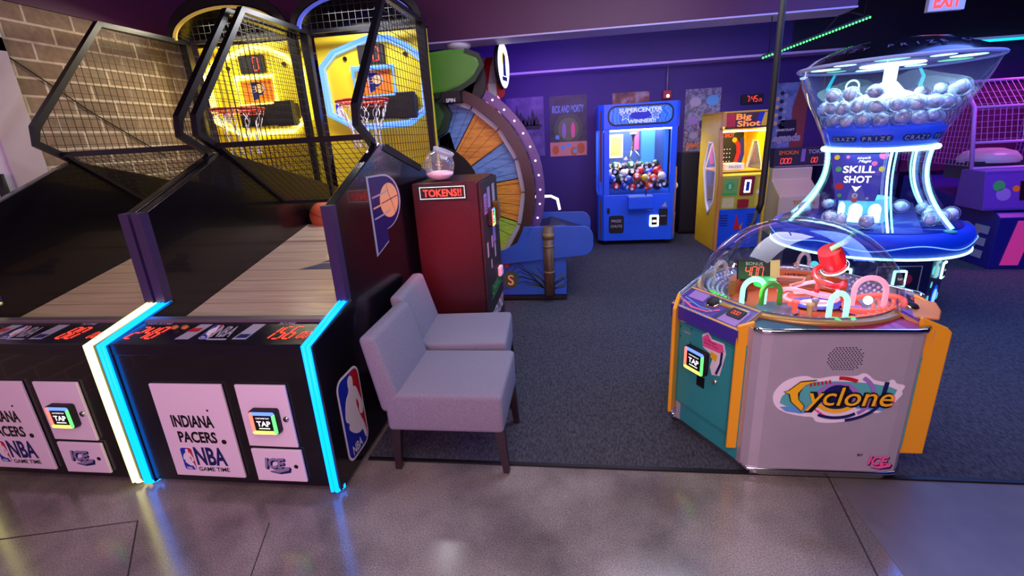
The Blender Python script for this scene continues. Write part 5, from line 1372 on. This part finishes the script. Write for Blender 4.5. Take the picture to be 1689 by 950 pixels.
b = B(); b.prism(round_poly(HX, .05), .55, mat('body_core', '#3a3a44', .4), None, .045); b.done('core', cy)
b = B(); b.prism(round_poly([(x * 1.01, y * 1.01) for x, y in HX], .06), .03, CHROME, None, .0); b.done('base_rail', cy)
for k in range(3):
    Rm = RZ(math.radians(120 * k))
    A_, B_ = Vector((*HX[0], 0)), Vector((*HX[1], 0))
    # silver panel between two fins, its corners rolled inward
    b = B(); yf = HX[0][1] - .004
    P = [(HX[0][0] - .05, yf + .075), (HX[0][0] - .035, yf + .03), (HX[0][0] - .01, yf + .006), (HX[0][0] + .03, yf), (HX[1][0] - .03, yf), (HX[1][0] + .01, yf + .006), (HX[1][0] + .04, yf + .035), (HX[1][0] + .05, yf + .085)]
    P2 = [(x, y + .02) for x, y in P[::-1]]
    b.prism(P + P2, .655, BRUSH, Rm, .03); sp = b.done('silver_panel', cy)
    b = B()
    b.tube([(x, y - .003, .688) for x, y in P[1:-1]], .011, CHROME, n=8, M=Rm); b.done('chrome_rail', sp); b = B(); b.tube([(x, y - .003, .03) for x, y in P[1:-1]], .009, CHROME, n=8, M=Rm); b.done('chrome_rail', sp)
    M = Rm @ front(0, yf - .0003, 0)
    b = B()
    for i in range(11):
        for j in range(13):
            if abs(i - 5) + abs(j - 6) * .6 < 7.2: b.flat([(-.038 + .012 * i - .004 + (j % 2) * .005, .522 + .008 * j), (-.038 + .012 * i + (j % 2) * .005, .522 + .008 * j + .0025), (-.038 + .012 * i + .004 + (j % 2) * .005, .522 + .008 * j), (-.038 + .012 * i + (j % 2) * .005, .522 + .008 * j - .0025)], BLKP, M)
    b.done('speaker_holes', sp)
    # logo
    b = B(); ox_, oy_ = .018, .375
    q = lambda L: [(ox_ + x, oy_ + y) for x, y in L]
    b.flat(chaikin(q([(-.25, .02), (-.235, .06), (-.20, .10), (-.13, .12), (-.09, .10), (-.02, .12), (.06, .115), (.085, .135), (.11, .12), (.125, .10), (.18, .09), (.19, .105), (.205, .10), (.21, .085), (.25, .08), (.235, .05), (.245, .04), (.225, .01), (.21, -.02), (.19, -.02), (.17, -.055), (.13, -.045), (.07, -.09), (-.01, -.105), (-.07, -.10), (-.075, -.075), (-.12, -.075), (-.19, -.06), (-.235, -.03)]), 2), WHITE, M, .0006)
    b.flat(chaikin(q([(-.22, -.025), (-.21, .03), (-.15, .08), (-.05, .095), (.10, .09), (.22, .065), (.215, .04), (.20, -.01), (.12, -.02), (.0, -.03), (-.1, -.03)]), 1), TEALP, M, .0016)
    b.flat(q([(-.215, -.03), (-.10, -.02), (-.09, -.05), (-.13, -.06), (-.19, -.05)]), SKYP, M, .0024); b.flat(q([(.07, -.01), (.20, -.02), (.175, -.04), (.08, -.03)]), SKYP, M, .0024)
    b.disc(ox_ + .0, oy_ + .02, .085, LILAC, M, .003, 30, ry=.07); b.disc(ox_, oy_ + .02, .06, NAVY, M, .0038, 30, ry=.058)
    b.stroke(q(arc(0, .015, .075, 195, 345, 14, .058)), .018, YELP, M, .0046)
    b.stroke(q(arc(0, .0, .13, 60, 92, 8, .11)), .016, REDP, M, .0046); b.stroke(q(arc(.0, 0, .14, 20, 60, 3, .11)), .0001, REDP, M, .0046)
    b.stroke(q(arc(.02, .03, .115, -55, 55, 14, .10)), .016, LILAC, M, .0046); b.stroke(q(arc(0, .025, .17, -75, -5, 16, .115)), .014, NAVY, M, .0050); b.stroke(q([(.17, .03), (.175, .095)]), .017, NAVY, M, .005)
    b.stroke(q(arc(0, 0, .11, 235, 315, 12, .075)), .014, NAVY, M, .005)
    for i in range(6): b.stroke(q([(-.11 + .014 * i, .085 + .003 * i), (-.105 + .014 * i, .07 + .003 * i)]), .008, REDP, M, .0046)
    for i in range(5): b.stroke(q([(-.105 + .012 * i, -.02 - .009 * i), (-.085 + .012 * i, -.028 - .009 * i)]), .006, PINK, M, .0046)
    for dz, mm, off, bo in ((.0060, BLKP, (0.005, -.004), .05), (.0068, PINK, (.005, -.002), .02), (.0076, BLKP, (0, 0), .06), (.0084, YELP, (0, 0), .005)):
        b.text('yclone', mm, M @ T(off[0], off[1], 0), .088, ox_ + .045, oy_ + .030, dz, width=.33, shear=.15, bold=bo)
        e = .004 if bo > .04 else 0
        b.flat(q([(-.09 + off[0], .098 + e), (-.15 + off[0], .09 + e), (-.19 - e + off[0], .05), (-.205 - e, .045), (-.185 - e, .035), (-.175 - e + off[0], -.0), (-.13, -.045 - e), (-.125 + e, -.02), (-.15 + e, .01), (-.155 + e + off[0], .04), (-.13, .078)]), mm, M, dz)
    maker_logo(b, M, .222 + .0, .085, .10, PINK, NAVY, .0006); b.text('BY', BLKP, M, .012, .15, .118, .0008, width=.022, bold=.02)
    b.done('logo_decal', sp)
    # fins
    for x0, x1 in ((HX[0][0] - .088, HX[0][0] - .02), (HX[1][0] + .03, HX[1][0] + (.15 if k == 0 else .095))):
        out = x0 < 0; b = B(); yy = HX[0][1] + (.075 if k == 0 or out else .02)
        pts = [(x0, .085), (x1, .085), (x1, .705 if out else .715), (x0, .685 if out else .73)] if out else [(x0, .085), (x1, .085), (x1, .655), (x1 - .02, .675), (x0, .72)]
        b.prism(pts, .018, YEL, Rm @ front(0, yy, 0)); b.done('side_fin', cy, bevel=.006)
# stations
dF = Vector((.5, -.866, 0))
for k in range(3):
    Rm = RZ(math.radians(120 * k))
    P0 = Vector((HX[5][0], HX[5][1], 0))
    M = Rm @ frame(P0, dF, (0, 0, 1))
    b = B(); b.prism([(.02, .03), (.44, .03), (.44, .60), (.02, .60)], .012, TEAL, M); sp = b.done('station_panel', cy, bevel=.003)
    b = B(); b.prism(rrect(.035, .385, .13, .575, .012), .008, TEAL, M @ T(0, 0, .012)); dr = b.done('station_door', sp, bevel=.0025)
    Md = M @ T(0, 0, .0205)
    card_reader(dr, Md @ T(.178, .425, 0 if k == 0 else -.02), .13, .12)
    b = B(); b.lathe([(0, .010), (.010, .010), (.012, 0)], CHROME, 16, Md @ T(.288, .36, 0)); b.done('lock', dr)
    b = B(); b.rect(.175, .225, .29, .345, BLKP, Md); b.rect(.07, .115, .53, .537, SILVER, Md)
    for x, y in ((.05, .55), (.12, .56), (.05, .5), (.12, .49)): b.disc(x, y, .004, NAVY, Md, n=8)
    b.stroke([(.045, .14), (.375, .14), (.375, .565), (.045, .565)], .002, mat('teal_shadow_line', '#1a4f50', .5), Md, .0002, closed=True)
    b.flat([(.19, .56), (.225, .585), (.25, .56), (.32, .565), (.335, .52), (.31, .40), (.265, .385), (.25, .42), (.265, .48), (.20, .50)], WHITE, Md); b.flat([(.195, .55), (.225, .575), (.25, .55), (.315, .555), (.325, .525), (.30, .51), (.20, .505)], PINK, Md, .0016)
    b.flat([(.25, .50), (.29, .495), (.285, .46), (.25, .47)], YELP, Md, .0022); b.stroke([(.315, .52), (.312, .46), (.29, .40)], .012, NAVY, Md, .0028); b.text('A Winner', NAVY, Md, .010, .245, .545, .003, width=.07); b.text('Every Time', NAVY, Md, .010, .25, .53, .003, width=.08); b.done('door_stickers', dr)
    # sloped console
    b = B(); Mc_ = Rm @ frame(P0, (dF.x, dF.y, 0), (0, 0, 1)); nrm = dF.cross(Vector((0, 0, 1)))
    L0, L1 = (.0, .41) if k == 0 else (.09, .41)
    def cpt(s_, o_, z_): return Rm @ (P0 + dF * s_ + nrm * o_ + Vector((0, 0, z_)))
    V = [cpt(L0, .042, .595), cpt(L1, .042, .595), cpt(L1, .048, .662), cpt(L0, .048, .662), cpt(L0, -.085, .728), cpt(L1, -.085, .728)]
    vs = [b.bm.verts.new(v) for v in V]; pm, om = b.mi(PUR), b.mi(mat('console_tan_edge', '#c89a5a', .4))
    for idx, mm in (((0, 1, 2, 3), pm), ((3, 2, 5, 4), pm), ((0, 3, 4), om), ((1, 5, 2), om), ((0, 4, 5, 1), pm)): b.bm.faces.new([vs[i] for i in idx]).material_index = mm
    cn = b.done('console', cy)
    u = (V[2] - V[3]); v_ = (V[4] - V[3]); Mp = frame((V[2] + V[3]) / 2 + Vector((0, 0, .0006)), u, (v_ - u.normalized() * v_.dot(u.normalized())))
    b = B(); SW = (L1 - L0) / .47; Mp = Mp @ Matrix.Diagonal((SW, .86, 1, 1)); b.stroke([(-.228, .008), (.228, .008), (.228, .160), (-.228, .160)], .012, mat('console_gold_edge', '#d8a040', .4), Mp, .0006, closed=True)
    b.rect(-.19, -.08, .09, .15, LILAC, Mp); b.disc(.0 - .02, .11, .045, mat('olive_button_pad', '#8a7a2c', .4), Mp, .0006); b.stroke([(-.2, .06), (-.1, .03), (0, .04), (.05, .08)], .010, PINK, Mp, .0008); b.stroke([(-.2, .08), (-.06, .05), (.03, .06)], .007, SKYP, Mp, .0008); b.rect(.08, .20, .02, .13, LILAC, Mp); b.flat([(.05, .02), (.08, .02), (.10, .12), (.07, .12)], NAVY, Mp, .0012)
    for i in range(9): b.flat([(-.22 + .03 * i, .0), (-.205 + .03 * i, .0), (-.212 + .03 * i, .02)], SKYP, Mp, .0016)
    b.done('console_print', cn)
    b = B(); b.prism(rrect(.10, .185, .065, .125, .006), .006, BLACKM, Mp); b.seg('000', E_RED, Mp, .022, .118, .085, .0065, slant=.1, wd=.012); b.done('ticket_display', cn)
    b = B(); b.lathe([(.034, 0), (.034, .012), (.026, .018), (0, .02)], BLACKM, 24, Mp @ T(-.02, .11, .001)); b.lathe([(.040, 0), (.040, .006), (.034, .008)], CHROME, 24, Mp @ T(-.02, .11, .001)); b.done('play_button', cn)
# deck between hexagon and dome
b = B(); n = 36; ring = [(.462 * math.cos(2 * PI * i / n), .462 * math.sin(2 * PI * i / n)) for i in range(n)]
def hexr(a):
    best = 9
    for i in range(6):
        p, q = Vector(HX[i]), Vector(HX[(i + 1) % 6]); d = Vector((math.cos(a), math.sin(a))); e = q - p
        det = d.x * (-e.y) - d.y * (-e.x)
        if abs(det) < 1e-9: continue
        t = (p.x * (-e.y) - p.y * (-e.x)) / det; s_ = (d.x * p.y - d.y * p.x) / det
        if t > 0 and -1e-6 <= s_ <= 1 + 1e-6: best = min(best, t)
    return best
mt_, mm_ = mat('deck_teal', '#3a6a80', .3), mat('deck_magenta', '#a83a6a', .3)
kt, km = b.mi(mt_), b.mi(mm_)
n = 72
O_ = [b.bm.verts.new((hexr(2 * PI * i / n) * math.cos(2 * PI * i / n) * .985, hexr(2 * PI * i / n) * math.sin(2 * PI * i / n) * .985, .682)) for i in range(n)]
I_ = [b.bm.verts.new((.40 * math.cos(2 * PI * i / n), .40 * math.sin(2 * PI * i / n), .705)) for i in range(n)]
for i in range(n):
    f = b.bm.faces.new((O_[i], O_[(i + 1) % n], I_[(i + 1) % n], I_[i])); f.material_index = km if (52 <= i <= 62 or i < 2) else kt
b.done('top_deck', cy)
b = B(); b.lathe([(.400, .69), (.432, .695), (.440, .706), (.430, .716), (.402, .716)], mat('gold_dome_ring', '#b8904a', .3, metal=.3), 64); b.done('dome_ring', cy)
b = B(); b.lathe([(.418 * math.cos(math.radians(a)), .710 + .345 * math.sin(math.radians(a))) for a in range(0, 90, 5)] + [(0, 1.055)], glass('dome_acrylic', (.97, .98, 1.0), .06, .03, edge=.75), 72); b.done('dome', cy)
# playfield
b = B()
b.lathe([(.445, .722), (.445, .705), (.40, .695), (.32, .66), (.31, .66)], mat('dimpled_tray', '#6f7a98', .15, coat=.5, noise=.4, nscale=60), 64)
b.lathe([(.31, .66), (.31, .655), (.26, .645), (0, .645)], mat('field_orange', '#c8643c', .3), 48); pf = b.done('playfield', cy); pf.scale = (.90, .90, 1)
b = B()
for r_, nn in ((.425, 72), (.40, 66), (.375, 60), (.35, 56)):
    for i in range(nn):
        a = 2 * PI * i / nn + r_ * 20; z = .66 + (.705 - .66) * (r_ - .32) / .11
        deg = math.degrees(a) % 360
        key = 0 if 180 < deg < 250 else 2 if 285 < deg < 350 else 1
        mm = (LEDG, LEDN, LEDR)[key] if 'LEDG' in globals() else None
        if mm is None:
            LEDG = emit('green_lens', (.1, .9, .1, 1), .7); LEDN = mat('clear_lens', '#b8c0d8', .1, coat=1.0); LEDR = emit('red_lens', (1, .18, .12, 1), .8); mm = (LEDG, LEDN, LEDR)[key]
        b.ball((r_ * math.cos(a), r_ * math.sin(a), z + .006), .0095, mm, 6)
b.done('light_lenses', pf)
b = B(); M = frame((0, 0, .655), (1, 0, 0), (0, 1, 0))
b.stroke(arc(0, 0, .27, 40, 140, 20), .05, mat('ramp_brown', '#8a4a34', .35), M, .03); b.disc(.10, -.05, .13, mat('field_blue', '#2c3cc0', .3), M, 0, 28, ry=.10); b.disc(.10, -.05, .08, E_WHITE, M, .003, 24, ry=.05)
b.disc(-.12, -.12, .10, mat('field_slate', '#5a6488', .3), M, .0, 24); b.disc(.25, -.15, .08, LILAC, M, 0, 20); b.done('playfield_print', pf)
b = B(); b.stroke(arc(0, 0, .30, 15, 165, 28), .035, mat('arc_ramp', '#b0623c', .3), frame((0, 0, .735), (1, 0, 0), (0, 1, 0)), 0)
for i in range(28):
    a0, a1 = math.radians(15 + 150 * i / 28), math.radians(15 + 150 * (i + 1) / 28)
    b.box(0, 0, 0, 0, 0, 0, BLKP) if False else b.prism([(.28 * math.cos(a0), .28 * math.sin(a0)), (.318 * math.cos(a0), .318 * math.sin(a0)), (.318 * math.cos(a1), .318 * math.sin(a1)), (.28 * math.cos(a1), .28 * math.sin(a1))], .075, mat('arc_wall', '#a8582c', .35) if i == 0 else b.mats[-1], None, .66)
aw = b.done('arc_wall', pf)
b = B()
for i, chh in enumerate('BONUS INCREASES  JACKPOT BALL'):
    a = math.radians(138 - i * 3.6); M = frame((.279 * math.cos(a), .279 * math.sin(a), .70), (math.sin(a), -math.cos(a), 0), (0, 0, 1)); b.text(chh, BLKP, M, .02, 0, .012, 0.0005, bold=.03)
b.done('arc_lettering', aw)


def arch(b, cx, cy_, w_, h_, m1, ang=0, r=.011, base=.66, m2=None):
    pts = []
    for i in range(17):
        a = PI * i / 16; u = w_ / 2 * math.cos(a); z = base + h_ * .55 + h_ * .45 * math.sin(a); pts.append((cx + u * math.cos(ang), cy_ + u * math.sin(ang), z))
    pts = [(pts[0][0], pts[0][1], base)] + pts + [(pts[-1][0], pts[-1][1], base)]
    b.tube(pts, r, m1, n=8)


E_MINT = emit('mint_tube', (.35, 1.0, .65, 1), 1.5); E_GRN = emit('green_tube', (.1, .9, .15, 1), 1.2); E_PK = emit('pink_neon_tube', (1.0, .30, .42, 1), 1.3); E_RED2 = emit('red_tube', (1, .12, .08, 1), .7)
DG = glass('grey_tube', opac=.35, ocol=(.6, .55, .6))
for (x, y, w_, h_, m1, an, bs2) in ((-.27, -.19, .11, .12, E_MINT, .1, .70), (-.19, -.20, .085, .10, mat('moss_tube', '#5aa83a', .3), 0, .70), (.035, -.375, .072, .105, E_MINT, 0, .70), (.26, -.20, .13, .13, E_PK, -.2, .69), (.17, .30, .06, .12, DG, .0, .70), (-.34, .14, .10, .12, DG, .6, .70)):
    b = B(); arch(b, x, y, w_, h_, m1, an, .012 if w_ > .07 else .010, bs2); b.done('ball_gate_arch', pf)
b = B()
b.tube([(.035 - .036, -.40, .70), (.035 - .036, -.44, .712), (.02, -.47, .70)], .011, E_GRN); b.tube([(.035 + .036, -.40, .70), (.035 + .036, -.44, .712), (.05, -.47, .70)], .011, E_GRN); b.done('green_jack', pf)
b = B(); pts = [(-.05 + .16 + .14 * math.cos(a) - .06, -.05 + .085 * math.sin(a), .725 + .02 * math.sin(2 * a)) for a in [2 * PI * i / 28 for i in range(28)]]; b.tube(pts, .009, E_PK, closed=True); b.tube([(x * .9, y - .05, .70) for x, y, z in pts], .007, E_PK, closed=True); b.done('pink_track', pf)
b = B(); b.tube([(-.16, .12, .74), (.02, .12, .74), (.09, .08, .74), (.06, .04, .735), (-.02, .0, .73), (-.03, -.06, .70)], .008, mat('copper_wire', '#a86a5c', .3)); b.done('wire_track', pf)
b = B()
b.lathe([(0, 0), (.056, 0), (.060, .055), (.056, .11), (0, .11)], mat('red_barrel', '#b01c26', .25, coat=.5), 24, T(.22, .06, .80) @ RY(-.5) @ RX(.2), smooth=False); br = b.done('red_barrel', pf)
b = B(); b.lathe([(.065, 0), (.066, .006), (.064, .008)], E_WHITE, 24, T(.22, .06, .80) @ RY(-.5) @ RX(.2)); b.tube([(.17, .03, .90), (.22, .0, .94), (.26, .03, .96)], .012, mat('pale_green_hose', '#8ac8a0', .3)); b.done('barrel_band', br)
b = B(); b.tube([(.16 + .07 * math.cos(a), -.02 + .07 * math.sin(a), .78 + .03 * math.sin(a)) for a in [PI * .3 + 2 * PI * i / 20 * .75 for i in range(20)]], .014, mat('red_loop', '#c8282c', .3, coat=.4)); b.tube([(.10, -.04, .76), (.09, -.05, .66)], .012, mat('red_loop_leg', '#c8282c', .3)); b.done('red_loop', pf)
b = B(); b.tube([(.28 + .12 * math.cos(a), -.21 + .10 * math.sin(a), .705 + .02 * math.cos(a)) for a in [2 * PI * i / 24 for i in range(24)]], .012, E_RED2, closed=True); b.ball((.27, -.18, .71), .02, emit('bright_bulb', (1, .85, .8, 1), 4), 12); b.done('target_ring', pf)
b = B(); b.prism([(.0, 0), (.155, 0), (.155, .095), (.0, .095)], .05, BLACKM, frame((-.30, -.03, .775), (.97, -.22, 0), (0, .25, 1)), -.05); ds = b.done('score_display', pf, bevel=.004)
b = B(); M = frame((-.30, -.03, .775), (.97, -.22, 0), (0, .25, 1)); b.seg('400', E_RED, M, .045, .035, .018, .001, slant=.15, wd=.022); b.text('BONUS', SILVER, M, .016, .08, .078, .001, width=.08); b.prism([(.155, 0), (.20, .02), (.20, .10), (.155, .095)], .04, GOLD, M, -.045); b.done('digits', ds)
b = B(); b.tube([(-.25, -.02, .66), (-.25, -.02, .78)], .012, STEEL); b.lathe([(0, 0), (.05, 0), (.055, .03), (0, .03)], emit('green_cap', (.05, .6, .15, 1), .6), 20, T(-.19, -.10, .765)); b.done('display_post', pf)
b = B()
for i, (x, y) in enumerate(((-.08, -.22), (-.03, -.26), (-.06, -.12), (.02, -.2))): b.lathe([(.012, 0), (.012, .04), (.018, .045), (.018, .055), (0, .06)], (E_RED2, GOLD, E_RED2, SILVER)[i], 12, T(x, y, .67))
b.done('bumpers', pf)
for k, ang in enumerate((-30, 90)):
    b = B(); a = math.radians(ang); b.prism([(.42 * math.cos(a + t), .42 * math.sin(a + t)) for t in (-.35, -.2, 0, .2, .35)] + [(.54 * math.cos(a + t), .54 * math.sin(a + t)) for t in (.2, 0, -.2)], .012, mat('orange_apron', '#d8842c', .35), None, .69); b.done('apron', cy, bevel=.006)

point('playfield_green_lamp', (CX - .25, CY - .17, .80), 1.3, (.15, 1, .2), .03)
point('playfield_red_lamp', (CX + .25, CY - .14, .82), 1.6, (1, .22, .2), .03)
point('playfield_white_lamp', (CX + .02, CY - .02, .90), 2.2, (1, .85, .8), .04)
